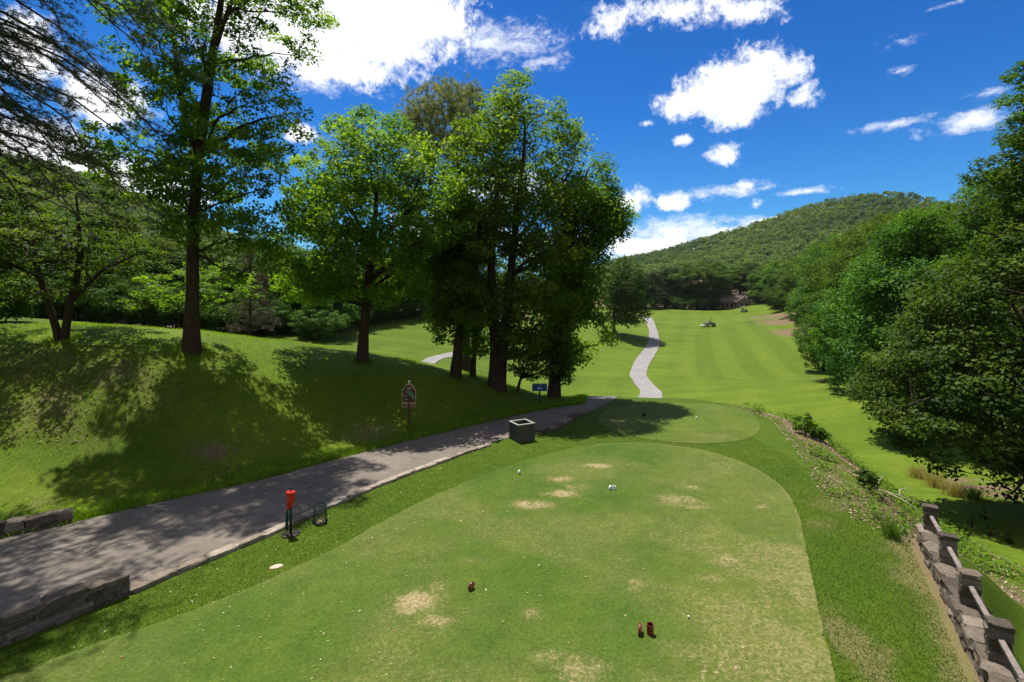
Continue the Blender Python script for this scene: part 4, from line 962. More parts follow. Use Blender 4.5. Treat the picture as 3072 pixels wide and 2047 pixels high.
# ------------------------------------------------------------------ hills and far woods
def ridge(name, prof, Yridge, Yfoot, Yback, label, n=90, m=40):
    us = np.linspace(prof[0][0], prof[-1][0], n); vs = np.interp(us, [p[0] for p in prof], [p[1] for p in prof])
    vs = vs + (fbm(us * .03, us * 0, 91) - .5) * 3
    V = np.zeros((n, m, 3))
    for a in range(n):
        u = us[a]; Yr = np.interp(u, Yridge[0], Yridge[1]); zr = CAM_H - (vs[a] - 300) / F * Yr - 6.0
        for b in range(m):
            t = b / (m - 1)
            if t < .8: q = t / .8; Y = Yfoot + (Yr - Yfoot) * q; s = q ** 1.25 * (1 - .12 * math.sin(q * math.pi))
            else: q = (t - .8) / .2; Y = Yr + (Yback - Yr) * q; s = 1 - q * q * .9
            V[a, b] = ((u - 512) / F * (Yr * .5 + Y * .5 if t > .8 else Y), Y, -4 + (zr + 4) * s)
    x, y = V[:, :, 0], V[:, :, 1]
    V[:, :, 2] += (fbm(x * .012, y * .012, 95) - .5) * 14 * np.sin(np.linspace(0, math.pi, m))[None, :] * .8
    i, j = np.meshgrid(np.arange(n - 1), np.arange(m - 1), indexing='ij'); k = (i * m + j).ravel()
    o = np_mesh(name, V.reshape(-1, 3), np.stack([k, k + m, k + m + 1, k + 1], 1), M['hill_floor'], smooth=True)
    tag(o, label, None, None, 'structure')
    return V
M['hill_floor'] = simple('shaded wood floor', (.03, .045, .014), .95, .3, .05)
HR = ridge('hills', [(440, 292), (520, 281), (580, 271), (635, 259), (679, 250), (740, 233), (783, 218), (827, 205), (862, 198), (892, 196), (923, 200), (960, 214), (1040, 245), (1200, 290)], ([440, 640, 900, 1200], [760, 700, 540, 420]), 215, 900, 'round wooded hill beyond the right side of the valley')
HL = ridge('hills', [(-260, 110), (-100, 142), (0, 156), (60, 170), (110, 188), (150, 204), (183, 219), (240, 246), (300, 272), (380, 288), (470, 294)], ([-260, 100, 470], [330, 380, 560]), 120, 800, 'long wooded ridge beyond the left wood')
def hill_wood(V, n, seed, size, vis, label):
    rng = rg(seed); a, b, _ = V.shape
    per = 46; C = []; S = []
    A = rng.random(n * 4) * (a - 1.001); B = rng.random(n * 4) ** .8 * (b * .86 - 1.001)
    ia = A.astype(int); ib = B.astype(int); fa = (A - ia)[:, None]; fb = (B - ib)[:, None]
    Pt = (V[ia, ib] * (1 - fa) + V[ia + 1, ib] * fa) * (1 - fb) + (V[ia, ib + 1] * (1 - fa) + V[ia + 1, ib + 1] * fa) * fb
    u = 512 + F * Pt[:, 0] / Pt[:, 1]; v = 300 - F * (Pt[:, 2] + 12 - CAM_H) / Pt[:, 1]
    ok = (u > vis[0]) & (u < vis[1]) & (v < vis[2]); Pt = Pt[ok]
    # thin out so crowns sit side by side
    keep = []; cell = {}
    for i, p in enumerate(Pt):
        key = (int(p[0] // (size * .72)), int(p[1] // (size * .85)))
        if key in cell: continue
        cell[key] = 1; keep.append(i)
        if len(keep) >= n: break
    Pt = Pt[keep]; m = len(Pt)
    r = size * .5 * (.6 + .75 * rng.random(m)); hgt_ = 9 + 6 * rng.random(m)
    c = np.repeat(Pt + np.stack([0 * r, 0 * r, hgt_ - r * .8], 1), per, 0); rr = np.repeat(r, per)[:, None]
    d = unit(rng.normal(size=(m * per, 3))); d[:, 2] = np.abs(d[:, 2]) * 1.1 - .25
    bumps = 1 + .22 * np.sin(d[:, :1] * 5 + c[:, :1]) * np.cos(d[:, 1:2] * 4 + c[:, 1:2])
    cc = c + d * rr * bumps
    Vv, Fq = leaf_cards(cc, size * .24, rng, .35, d * 1.6, asp=.85, fold=.1)
    tone = np.clip(np.repeat(.45 + .2 * rng.normal(size=m) + 1.1 * (fbm(Pt[:, 0] * .018, Pt[:, 1] * .012, 77) - .5), per) + .10 * rng.normal(size=m * per), 0, 1)
    o = np_mesh('far_woods', Vv, Fq, M['leaf_hill'], attrs={'tone': np.repeat(tone, 4)})
    tag(o, label, None, None, 'stuff')
hill_wood(HR, 9000, 71, 7.2, (560, 1045, 300), 'unbroken green woods covering the right hill')
hill_wood(HL, 5000, 72, 7.2, (-20, 520, 300), 'unbroken green woods covering the left ridge')

# ------------------------------------------------------------------ stone walls, kerbs, rail fence
def stones_along(mb, pts, thick, z0, h0, h1_, rng, ground=True, course=.17, lmin=.25, lmax=.55, cap=True, fall=None):
    """irregular stones laid along a line; heights run from h0 to h1_"""
    p = resample(pts, 60); d = np.r_[0, np.cumsum(np.hypot(*np.diff(p, axis=0).T))]; L = d[-1]
    hmax = max(h0, h1_); rows = max(1, int(round((hmax - z0) / course)))
    for r in range(rows):
        s = -.1 + .15 * (r % 2)
        while s < L - .08:
            l = min(lmin + (lmax - lmin) * rng.random(), L - s)
            m = np.clip(s + l / 2, 0, L); x = np.interp(m, d, p[:, 0]); y = np.interp(m, d, p[:, 1])
            x2 = np.interp(min(m + .05, L), d, p[:, 0]); y2 = np.interp(min(m + .05, L), d, p[:, 1]); x1 = np.interp(max(m - .05, 0), d, p[:, 0]); y1 = np.interp(max(m - .05, 0), d, p[:, 1])
            ang = math.atan2(y2 - y1, x2 - x1)
            hh = h0 + (h1_ - h0) * m / L; ch = (hh - z0) / rows
            g = h1(x, y) if ground else 0.0
            last = r == rows - 1
            t = thick * (1.0 + (.08 * rng.random() if last and cap else -.06 * rng.random()))
            mb.rock(Vector((x + rng.uniform(-.02, .02), y + rng.uniform(-.012, .012), g + z0 + ch * (r + .5) + (rng.uniform(-.008, .010) if last else 0))), (l * 1.02, t, ch * 1.06), ang + rng.uniform(-.05, .05), rng, rough=.15)
            s += l
rr_ = random.Random(3)
def P3(dx, dy, z=0): return P(dx, dy, z)
# low wall at the lower left
root = empty('stone_wall', (*P(150, 1430), 0)); tag(root, 'low rough stone wall between the path and the tee in the lower left corner', 'wall')
inv = Matrix.Translation(-root.location)
def local(mb, root):
    mb.v = [tuple(Vector(q) - root.location) for q in mb.v]; return mb
A_, B_ = P(0, 1490), P(300, 1366)
d_ = (Vector(B_) - Vector(A_)).normalized(); n_ = Vector((-d_.y, d_.x)) * .17
A2 = (A_[0] - d_.x * 2.6 + n_.x, A_[1] - d_.y * 2.6 + n_.y); B2 = (B_[0] + n_.x, B_[1] + n_.y)
mb = MB(); stones_along(mb, [A2, B2], .34, -.06, .60, .40, rr_, course=.16, lmin=.16, lmax=.62); local(mb, root).build('stones', M['stone'], root, bevel=.012)
mb = MB(); mb.box((0, 0, .14), (math.dist(A2, B2) - .05, .27, .40), m=Matrix.Translation(((A2[0] + B2[0]) / 2, (A2[1] + B2[1]) / 2, 0)) @ Matrix.Rotation(math.atan2(d_.y, d_.x), 4, 'Z')); local(mb, root).build('mortar', M['mortar'], root)
# kerb along the path
KP = [P(*q) for q in [(312, 1352), (420, 1305), (530, 1260), (640, 1215), (740, 1167), (840, 1125), (950, 1082), (1050, 1045), (1120, 1022)]]
mb = MB(); stones_along(mb, [(a + .08, b - .05) for a, b in KP], .22, -.06, .095, .075, rr_, lmin=.3, lmax=.8)
o = mb.build('stone_kerb', M['stone_kerb'], None, bevel=.012); tag(o, 'flat pale stone kerb edging the asphalt path past the red ball washer', 'kerb')
KP2 = [P(*q) for q in [(1232, 994), (1262, 985), (1292, 972), (1330, 951)]]
mb = MB(); stones_along(mb, [(a + .12, b - .10) for a, b in KP2], .30, -.08, .10, .24, rr_, course=.16, lmin=.3, lmax=.6)
o = mb.build('stone_kerb', M['stone'], None, bevel=.012); tag(o, 'raised stone edging of the path beyond the grey wooden box', 'kerb')
KP3 = [P(-60, 1256), P(0, 1238), P(80, 1222), P(165, 1203)]
mb = MB(); stones_along(mb, [(a - .10, b + .14) for a, b in KP3], .30, -.1, .36, .30, rr_, course=.2, lmin=.3, lmax=.7, ground=True)
o = mb.build('stone_wall', M['stone'], None, bevel=.012); tag(o, 'short dark stone retaining wall across the path at the foot of the hill', 'wall')
# wall with posts and rails at the right
P1 = Vector((9.58, 10.99)); P5 = Vector((6.38, 5.82)); dv = (P5 - P1).normalized(); nv = Vector((-dv.y, dv.x)); ang = math.atan2(dv.y, dv.x)
root = empty('rail_fence', (P1.x, P1.y, 0)); tag(root, 'stone wall with square stone posts and weathered timber rails along the right of the tee', 'fence')
a_ = P1 - dv * .22; b_ = P5 + dv * 2.2
mb = MB(); stones_along(mb, [tuple(a_), tuple(b_)], .42, -.08, .43, .43, rr_, ground=False, course=.17, lmin=.28, lmax=.6)
stones_along(mb, [tuple(a_ - nv * .02), tuple(b_ - nv * .02)], .44, -1.9, -.08, -.08, rr_, ground=False, course=.24, lmin=.3, lmax=.7, cap=False)
local(mb, root).build('wall', M['stone'], root, bevel=.014)
posts = [P1 + (P5 - P1) * t for t in (0, .262, .515, .765, 1.0)]
for q in posts:
    mb = MB()
    for lv in range(3):
        mb.rock(Vector((q.x, q.y, .40 + .17 * (lv + .5))), (.20 + rr_.uniform(-.02, .02), .27 + rr_.uniform(-.02, .02), .175), ang + rr_.uniform(-.06, .06), rr_, rough=.16)
    mb.rock(Vector((q.x, q.y, .955)), (.22, .29, .08), ang + rr_.uniform(-.06, .06), rr_, rough=.2)
    local(mb, root).build('post', M['stone'], root, bevel=.014)
for q0, q1 in zip(posts, posts[1:] + [P5 + dv * 1.6]):
    mb = MB(); c = (q0 + q1) / 2; L = (q1 - q0).length - .20
    mb.box((0, 0, 0), (L, .07, .08), m=Matrix.Translation((c.x, c.y, .77)) @ Matrix.Rotation(ang, 4, 'Z') @ Matrix.Rotation(R(12), 4, 'X'))
    local(mb, root).build('rail', M['old_wood'], root, bevel=.008)

# ------------------------------------------------------------------ tee furniture
def disc(dx, dy, r, mat, fmat, label, group, face, lean=.12):
    x, y = P(dx, dy); root = empty('tee_marker', (x, y, 0), face); tag(root, label, 'tee marker', group)
    m = Matrix.Translation((0, 0, r * .93)) @ Matrix.Rotation(lean, 4, 'Y') @ Matrix.Rotation(R(90), 4, 'Y')
    mb = MB(); mb.lathe([(r * .86, -.024), (r * .97, -.018), (r, 0), (r * .97, .018), (r * .86, .024)], n=28, m=m); mb.build('disc', mat, root, smooth=False)
    mb = MB(); mb.lathe([(r * .76, .0245), (r * .72, .029)], n=28, m=m); mb.build('face', fmat, root)
    mb = MB(); mb.tube([(0, 0, -.05), (0, 0, r * .2)], .008, 6); mb.build('spike', M['steel'], root)
def can(dx, dy, r, h, mat, label, inner=None):
    x, y = P(dx, dy); root = empty('tee_can', (x, y, 0)); tag(root, label, 'can')
    mb = MB(); mb.lathe([(r * .94, 0), (r, .012), (r, h - .02), (r * 1.06, h - .018), (r * 1.06, h), (r * .9, h), (r * .86, h - .05), (r * .84, .03)], n=26); mb.build('body', mat, root)
    mb = MB(); mb.lathe([(r * .8, .035), (r * .8, .05)], n=20); mb.build('bottom', M['dark_hole'] if inner is None else inner, root)
disc(1083, 1356, .085, M['maroon'], M['maroon_face'], 'maroon disc tee marker standing alone by the bare sandy patch', 'maroon disc tee markers', R(-35))
disc(1470, 1458, .095, M['maroon'], M['maroon_face'], 'maroon disc tee marker beside the maroon can', 'maroon disc tee markers', R(-18))
can(1494, 1459, .056, .185, M['maroon'], 'maroon open topped can standing on the tee')
disc(1193, 1090, .075, M['white'], M['white'], 'white disc tee marker standing alone near the kerb side of the tee', 'white disc tee markers', R(-30))
disc(1402, 1126, .075, M['white'], M['white'], 'white disc tee marker touching the white can', 'white disc tee markers', R(-35))
can(1411, 1126, .056, .125, M['white'], 'short white can beside the white disc tee marker')
can(1480.5, 956, .075, .14, M['black'], 'small black can at the back left of the far oval tee')
disc(1600, 963, .06, M['white'], M['white'], 'tiny white disc marker in the middle of the far oval tee', None, R(-30))
x, y = P(1582, 1422); mb = MB(); mb.lathe([(.004, 0), (.014, .004), (.0215, .0215), (.014, .039), (.004, .043)], (0, 0, 0), 14); o = mb.build('golf_ball', M['white'], None, True); o.location = (x, y, .02); tag(o, 'white golf ball lying on the tee between the two cans', 'golf ball')
x, y = P(635, 1303); mb = MB(); mb.lathe([(.13, -.02), (.135, .012), (.12, .022), (.03, .026)], (0, 0, 0), 12, 1.0, .62); o = mb.build('flat_stone', M['pale_stone'], None); o.location = (x, y, 0); o.rotation_euler = (0, 0, .5); tag(o, 'pale pinkish flat stone set in the grass below the red ball washer', 'stone')

# ball washer
x, y = P(668, 1228); root = empty('ball_washer', (x, y, 0)); tag(root, 'red ball washer on a dark pole with a green towel beside the path', 'ball washer')
mb = MB(); mb.tube([(0, 0, .0), (0, 0, .80)], .033, 14); mb.build('pole', M['dark_green'], root, True)
mb = MB(); mb.lathe([(.055, .66), (.062, .70), (.062, .74), (.070, .76), (.085, .80), (.098, .86), (.102, 1.0), (.118, 1.005), (.118, 1.03), (.10, 1.045), (.03, 1.05)], n=24, sx=1, sy=.78); mb.box((-.045, -.03, .70), (.05, .07, .16)); hd = mb.build('washer_head', M['red'], root)
mb = MB(); mb.tube([(0, 0, 1.045), (0, 0, 1.10)], .011, 8); mb.lathe([(.006, 1.09), (.024, 1.10), (.03, 1.122), (.024, 1.145), (.006, 1.152)], n=14); mb.build('knob', M['black'], hd, True)
mb = MB()
a = np.linspace(0, 2 * math.pi, 33); mb.tube([(.205 * math.cos(t), .205 * math.sin(t), .022) for t in a], .012, 6, False)
mb.lathe([(.20, .001), (.20, .008), (.05, .012)], n=28)
for t in (.3, 1.87, 3.44, 5.01): mb.tube([(.03 * math.cos(t), .03 * math.sin(t), .06), (.19 * math.cos(t), .19 * math.sin(t), .02)], .013, 6)
mb.build('base', M['dark_post'], root)
mb = MB(); nx_ = 7; nz_ = 12; V = []; Fq = []
for side_ in (0, 1):
    for k in range(nz_):
        for i in range(nx_):
            t = k / (nz_ - 1); w_ = .022 + .05 * t; xx = -.075 - .022 * t + (i / (nx_ - 1) - .5) * 2 * w_ * .55; V.append((xx, -.02 + .018 * math.sin(i * 2.1 + k * .3) + (.012 if side_ else 0), .70 - .58 * t + .02 * math.sin(i)))
for side_ in (0, 1):
    for k in range(nz_ - 1):
        for i in range(nx_ - 1):
            b = side_ * nx_ * nz_ + k * nx_ + i; Fq.append((b, b + 1, b + nx_ + 1, b + nx_))
for k in range(nz_ - 1):
    for i in (0, nx_ - 1):
        b = k * nx_ + i; Fq.append((b, b + nx_, b + nx_ + nx_ * nz_, b + nx_ * nz_))
for i in range(nx_ - 1):
    b = (nz_ - 1) * nx_ + i; Fq.append((b, b + 1, b + 1 + nx_ * nz_, b + nx_ * nz_))
mb.add(V, Fq); mb.build('towel', M['towel'], root, True)

# wire litter basket
x, y = P(735, 1199); root = empty('litter_basket', (x, y, 0)); tag(root, 'dark green see through wire basket standing on the grass by the kerb', 'basket')
def rad(z): return .178 - .035 * z / .46
mb = MB()
for k in range(34):
    t = 2 * math.pi * k / 34; mb.tube([(rad(z) * math.cos(t + s * .0), rad(z) * math.sin(t), z) for z, s in ((.02, 0), (.46, 1))], .0032, 4, False)
for z in np.linspace(.05, .44, 14): mb.tube([(rad(z) * math.cos(t), rad(z) * math.sin(t), z) for t in np.linspace(0, 2 * math.pi, 29)], .0028, 4, False)
mb.build('wire_mesh', M['dark_green'], root)
for nm, z, r_ in (('rim', .46, .011), ('foot_ring', .02, .012)):
    mb = MB(); mb.tube([(rad(z) * math.cos(t), rad(z) * math.sin(t), z) for t in np.linspace(0, 2 * math.pi, 33)], r_, 6, False); mb.build(nm, M['dark_green'], root)
mb = MB(); mb.lathe([(.16, .012), (.165, .03), (.16, .034), (.02, .036)], n=24); mb.build('bottom', M['dark_post'], root)
mb = MB()
for k in range(30):
    a = rr_.random() * 6.28; q = .14 * rr_.random() ** .5; mb.rock(Vector((q * math.cos(a), q * math.sin(a), .045)), (.03, .025, .02), a, rr_)
o = mb.build('litter', M['litter'], root); o['kind'] = 'stuff'

# wooden divot mix box
x, y = P(1199, 1010); rz = R(28); root = empty('wooden_box', (x, y, 0), rz); tag(root, 'square grey green wooden box with lap boards and a pale open top beside the path', 'box')
S_ = .66; H_ = .70
for k, (ox, oy, ra) in enumerate(((0, -S_ / 2, 0), (S_ / 2, 0, R(90)), (0, S_ / 2, R(180)), (-S_ / 2, 0, R(270)))):
    mb = MB(); m = Matrix.Translation((ox, oy, 0)) @ Matrix.Rotation(ra, 4, 'Z')
    for b in range(5):
        z = .02 + b * (H_ - .06) / 5; hh = (H_ - .06) / 5
        mb.add([m @ Vector(q) for q in [(-S_ / 2 + .06, -.05, z), (S_ / 2 - .06, -.05, z), (S_ / 2 - .06, -.010, z + hh), (-S_ / 2 + .06, -.010, z + hh), (-S_ / 2 + .06, .02, z), (S_ / 2 - .06, .02, z), (S_ / 2 - .06, .02, z + hh), (-S_ / 2 + .06, .02, z + hh)]],
               [(0, 1, 2, 3), (7, 6, 5, 4), (0, 4, 5, 1), (3, 2, 6, 7), (0, 3, 7, 4), (1, 5, 6, 2)])
    mb.build('side_panel', M['grey_wood'], root)
for ax in (-1, 1):
    for ay in (-1, 1):
        mb = MB(); mb.box((ax * S_ / 2, ay * S_ / 2, H_ / 2), (.12, .12, H_)); mb.build('corner_post', M['grey_wood'], root, bevel=.006)
mb = MB()
for ax, ay, lx_, ly_ in ((0, -1, S_ + .15, .10), (0, 1, S_ + .15, .10), (-1, 0, .10, S_ - .05), (1, 0, .10, S_ - .05)):
    mb.box((ax * (S_ / 2 + .025), ay * (S_ / 2 + .025), H_ + .012), (lx_, ly_, .024))
mb.build('top_frame', M['pale_trim'], root, bevel=.004)
mb = MB(); mb.box((0, 0, .30), (S_ - .06, S_ - .06, .02)); mb.build('inner_floor', M['dark_hole'], root)

# hole sign
x, y, z = RC(940, 977, 12); root = empty('hole_sign', (x, y, z), R(2)); tag(root, 'brown arched golf hole sign with a green hole map on a post', 'sign')
I4 = Matrix.Identity(4)
mb = MB(); mb.box((0, 0, .43), (.095, .095, 1.06)); mb.build('post', M['brown_sign'], root, bevel=.006)
def arch(w_, zb, zs, wd_, zt, n=16):
    pts = [(-w_ / 2, zb), (w_ / 2, zb), (w_ / 2, zs), (wd_ / 2, zs)]
    for k in range(1, n): a = math.pi * k / n; pts.append((wd_ / 2 * math.cos(a), zs + (zt - zs) * math.sin(a)))
    return pts + [(-wd_ / 2, zs), (-w_ / 2, zs)]
T = lambda yy: Matrix.Translation((0, yy, 0))
mb = MB(); mb.prism(arch(.60, .955, 1.56, .47, 1.79), .05, T(0)); mb.build('edging', M['tan_trim'], root)
mb = MB(); mb.prism(arch(.56, .975, 1.54, .43, 1.765), .062, T(-.002)); bd = mb.build('board', M['brown_sign'], root)
mb = MB(); mb.prism([(-.30, .80), (-.27, .77), (.27, .77), (.30, .80), (.30, .91), (.26, .94), (-.26, .94), (-.30, .91)], .05, T(0)); pq = mb.build('plaque', M['tan_trim'], root)
mb = MB(); mb.prism([(-.28, .83), (-.23, .795), (.23, .795), (.28, .83), (.28, .88), (.23, .915), (-.23, .915), (-.28, .88)], .062, T(-.002)); mb.build('plaque_face', M['brown_sign'], pq)
mb = MB(); mb.lathe([(.05, 1.78), (.035, 1.81), (.03, 1.84), (.045, 1.86), (.055, 1.895), (.045, 1.93), (.02, 1.945)], n=16); mb.build('finial', M['gold'], root, True)
zq = lambda px, py: ((px - 418) / 597, 1.55 - (py - 400) / 597)
mb = MB(); mb.prism([zq(*q) for q in [(565, 645), (530, 662), (515, 630), (490, 585), (440, 540), (385, 505), (350, 475), (352, 440), (375, 420), (420, 425), (455, 450), (500, 490), (535, 540), (562, 590)]], .006, T(-.036)); mp = mb.build('hole_map', M['map_green'], bd)
mb = MB(); mb.prism([zq(*q) for q in [(405, 488), (375, 482), (362, 462), (375, 450), (400, 455), (425, 478)]], .004, T(-.041)); mb.build('green_patch', M['map_dark'], mp)
def text(body, size, loc, mat, parent, name='lettering'):
    c = bpy.data.curves.new(name, 'FONT'); c.body = body; c.size = size; c.align_x = 'CENTER'; c.extrude = .001; c.materials.append(mat)
    t_ = bpy.data.objects.new(name, c); COL.objects.link(t_); bpy.context.view_layer.update(); me = bpy.data.meshes.new_from_object(t_.evaluated_get(bpy.context.evaluated_depsgraph_get())); COL.objects.unlink(t_); bpy.data.objects.remove(t_)
    if not me.materials: me.materials.append(mat)
    o = link(bpy.data.objects.new(name, me), parent); o.location = loc; o.rotation_euler = (R(90), 0, 0); return o
text('1', .09, (-.19, -.036, 1.33), M['tan_trim'], bd); text('Par 4', .062, (-.14, -.036, 1.26), M['sign_white'], bd); text('384', .055, (-.13, -.036, 1.195), M['sign_dim'], bd); text('384', .07, (-.125, -.036, 1.09), M['sign_white'], bd)
text('356', .045, (-.10, -.036, .985), M['tan_trim'], bd)
mb = MB()
for z_, w_ in ((.872, .20), (.835, .36)):
    k = -w_ / 2
    while k < w_ / 2: l = rr_.uniform(.015, .03); mb.box((k + l / 2, -.035, z_), (l * .8, .004, .022)); k += l
mb.build('plaque_lettering', M['tan_trim'], pq)
mb = MB()
for z_, w_ in ((1.635, .13), (1.59, .13)):
    k = -.08
    while k < w_ - .08: l = rr_.uniform(.018, .028); mb.box((k + l / 2, -.036, z_), (l * .8, .004, .03)); k += l
mb.build('name_lettering', M['tan_trim'], bd); mb = MB(); mb.prism([(.075, 1.58), (.095, 1.58), (.11, 1.67), (.085, 1.66)], .004, T(-.036)); mb.build('emblem', M['tan_trim'], bd)

# blue sign
x, y, z = RC(1240, 927, 15); root = empty('path_sign', (x, y, z), 0); tag(root, 'small blue sign with a white cart symbol on a dark post by the path', 'sign')
mb = MB(); mb.box((0, .03, .36), (.10, .07, 1.1)); mb.build('post', M['dark_post'], root, bevel=.005)
mb = MB(); mb.box((0, 0, .87), (.83, .02, .43)); mb.build('edging', M['pale_edge'], root)
mb = MB(); mb.box((0, -.004, .87), (.79, .022, .39)); bd = mb.build('board', M['sign_blue'], root)
mb = MB()
xx = -.36
for wlen in (6, 4, 4):
    for k in range(wlen): mb.box((xx + .016, -.017, 1.035), (.024, .004, .035)); xx += .042
    xx += .05
mb.box((.0, -.017, .95), (.16, .004, .014)); mb.build('lettering', M['pale_edge'], bd)
mb = MB()
for cx in (-.07, .06):
    mb.prism([(cx - .06, .79), (cx + .055, .79), (cx + .06, .82), (cx + .03, .85), (cx - .01, .865), (cx - .04, .84), (cx - .06, .83)], .004, T(-.017))
mb.build('cart_symbol', M['sign_white'], bd)

# ------------------------------------------------------------------ far things: house, cart, mower with rider
def person(name, loc, rz, joints, edges, radii, label, parts):
    me = bpy.data.meshes.new(name); me.from_pydata(joints, edges, []); o = link(bpy.data.objects.new(name, me)); o.location = loc; o.rotation_euler = (0, 0, rz)
    s = o.modifiers.new('skin', 'SKIN'); sub = o.modifiers.new('sub', 'SUBSURF'); sub.levels = 1; sub.render_levels = 2
    for v, r_ in zip(me.skin_vertices[0].data if len(me.skin_vertices) else [], radii): v.radius = (r_, r_)
    return o
Y = 190; x = xY(1668, Y); z = h1(x, Y)
root = empty('house', (x, Y, z), R(-12)); tag(root, 'low pinkish house with a shingled gable roof half hidden among the far trees', 'house')
mb = MB(); mb.box((0, 0, 1.3), (13, 8, 2.7)); mb.box((5.2, -4.6, 1.25), (5, 3, 2.6)); mb.build('wall', M['brick'], root)
mb = MB()
mb.add([(-8.2, -4.8, 2.6), (8.2, -4.8, 2.6), (8.2, 4.8, 2.6), (-8.2, 4.8, 2.6), (-7.2, 0, 5.6), (7.2, 0, 5.6)], [(0, 1, 5, 4), (2, 3, 4, 5), (1, 2, 5), (3, 0, 4), (3, 2, 1, 0)])
mb.add([(2.3, -6.6, 2.55), (8.1, -6.6, 2.55), (8.1, -1, 2.55), (2.3, -1, 2.55), (5.2, -6.3, 4.7), (5.2, -1, 4.7)], [(0, 1, 4), (1, 2, 5, 4), (3, 0, 4, 5), (2, 3, 5), (3, 2, 1, 0)]); rf = mb.build('roof', M['shingle'], root)
mb = MB(); mb.box((-3.5, .8, 5.6), (1.0, .8, 1.6)); mb.build('chimney', M['brick'], rf)
for wx, wy in ((-5.6, -4.03), (-3.4, -4.03), (-.4, -4.03), (1.2, -4.03), (4.3, -6.13), (6.1, -6.13)):
    mb = MB(); mb.box((wx, wy, 1.35), (1.3, .08, 1.9)); wn = mb.build('window', M['house_trim'], root)
    mb = MB(); mb.box((wx, wy - .05, 1.35), (1.05, .04, 1.65)); mb.build('pane', M['glass'], wn)
mb = MB(); mb.box((-1.9, -4.03, 1.05), (1.0, .08, 2.1)); mb.build('door', M['dark_post'], root)

x, y, z = RC(1709, 717, 100); root = empty('golf_cart', (x, y, z), R(8)); tag(root, 'pale green golf cart with a white roof parked before the far trees', 'golf cart')
mb = MB(); mb.box((0, 0, .42), (2.3, 1.1, .28)); mb.box((.85, 0, .72), (.55, 1.05, .4), taper=.7); mb.box((-.75, 0, .72), (.8, 1.1, .42), taper=.9); mb.build('body', M['cart_body'], root, bevel=.05)
mb = MB(); mb.box((-.1, 0, .78), (.5, 1.05, .16)); mb.box((-.36, 0, 1.05), (.12, 1.05, .42)); mb.build('seat', M['dark_post'], root, bevel=.03)
mb = MB(); mb.box((-.05, 0, 1.92), (1.9, 1.2, .08)); mb.build('roof', M['white'], root, bevel=.03)
for px_, py_, tx in ((.75, .5, .55), (.75, -.5, .55), (-.9, .5, -.8), (-.9, -.5, -.8)):
    mb = MB(); mb.tube([(px_, py_, .8), (tx, py_, 1.9)], .025, 6); mb.build('roof_post', M['black'], root)
for px_ in (.8, -.75):
    for py_ in (.5, -.5):
        mb = MB(); mb.lathe([(.1, -.09), (.21, -.09), (.23, 0), (.21, .09), (.1, .09)], n=16, m=Matrix.Translation((px_, py_, .23)) @ Matrix.Rotation(R(90), 4, 'X')); wh = mb.build('wheel', M['rubber'], root)
        mb = MB(); mb.lathe([(.11, -.095), (.11, .095)], n=12, m=Matrix.Translation((px_, py_, .23)) @ Matrix.Rotation(R(90), 4, 'X')); mb.build('rim', M['mower_pale'], wh)

x, y, z = RC(1629, 750, 80); root = empty('ride_on_mower', (x, y, z), R(176)); tag(root, 'dark ride-on fairway mower with front cutting decks and a roll bar', 'mower')
mb = MB(); mb.add([(-1.5, -.6, .35), (-1.5, .6, .35), (-1.4, .6, .8), (-1.4, -.6, .8), (-.3, -.6, 1.15), (-.3, .6, 1.15), (-.2, -.6, .35), (-.2, .6, .35)], [(0, 1, 2, 3), (3, 2, 5, 4), (4, 5, 7, 6), (0, 6, 7, 1), (0, 3, 4, 6), (1, 7, 5, 2)]); mb.build('engine_hood', M['mower_grey'], root, bevel=.04)
mb = MB(); mb.box((.35, 0, .45), (1.3, 1.0, .14)); mb.box((.95, 0, .68), (.2, .5, .45)); mb.tube([(.88, 0, .88), (.72, 0, 1.05)], .03, 6); mb.build('platform', M['mower_grey'], root)
mb = MB(); mb.box((.0, 0, .72), (.5, .55, .14)); mb.box((-.24, 0, 1.0), (.12, .55, .5)); mb.build('seat', M['black'], root, bevel=.03)
mb = MB(); mb.tube([(-.5, -.5, .8), (-.55, -.5, 2.2), (-.55, -.42, 2.27), (-.55, .42, 2.27), (-.55, .5, 2.2), (-.5, .5, .8)], .035, 8); mb.build('roll_bar', M['black'], root)
for px_, py_ in ((1.55, 0), (1.35, 1.0), (1.35, -1.0)):
    mb = MB(); mb.box((px_, py_, .25), (.7, .9, .2), taper=.85); mb.lathe([(.13, -.42), (.14, 0), (.13, .42)], n=12, m=Matrix.Translation((px_ + .32, py_, .15)) @ Matrix.Rotation(R(90), 4, 'X')); mb.build('cutting_deck', M['mower_pale'], root)
for px_, py_, wr in ((.6, .72, .36), (.6, -.72, .36), (-1.2, .6, .28), (-1.2, -.6, .28)):
    mb = MB(); mb.lathe([(wr * .5, -.13), (wr * .9, -.13), (wr, -.05), (wr, .05), (wr * .9, .13), (wr * .5, .13)], n=18, m=Matrix.Translation((px_, py_, wr)) @ Matrix.Rotation(R(90), 4, 'X')); wh = mb.build('wheel', M['rubber'], root)
    mb = MB(); mb.lathe([(wr * .48, -.135), (wr * .48, .135)], n=12, m=Matrix.Translation((px_, py_, wr)) @ Matrix.Rotation(R(90), 4, 'X')); mb.build('rim', M['mower_pale'], wh)
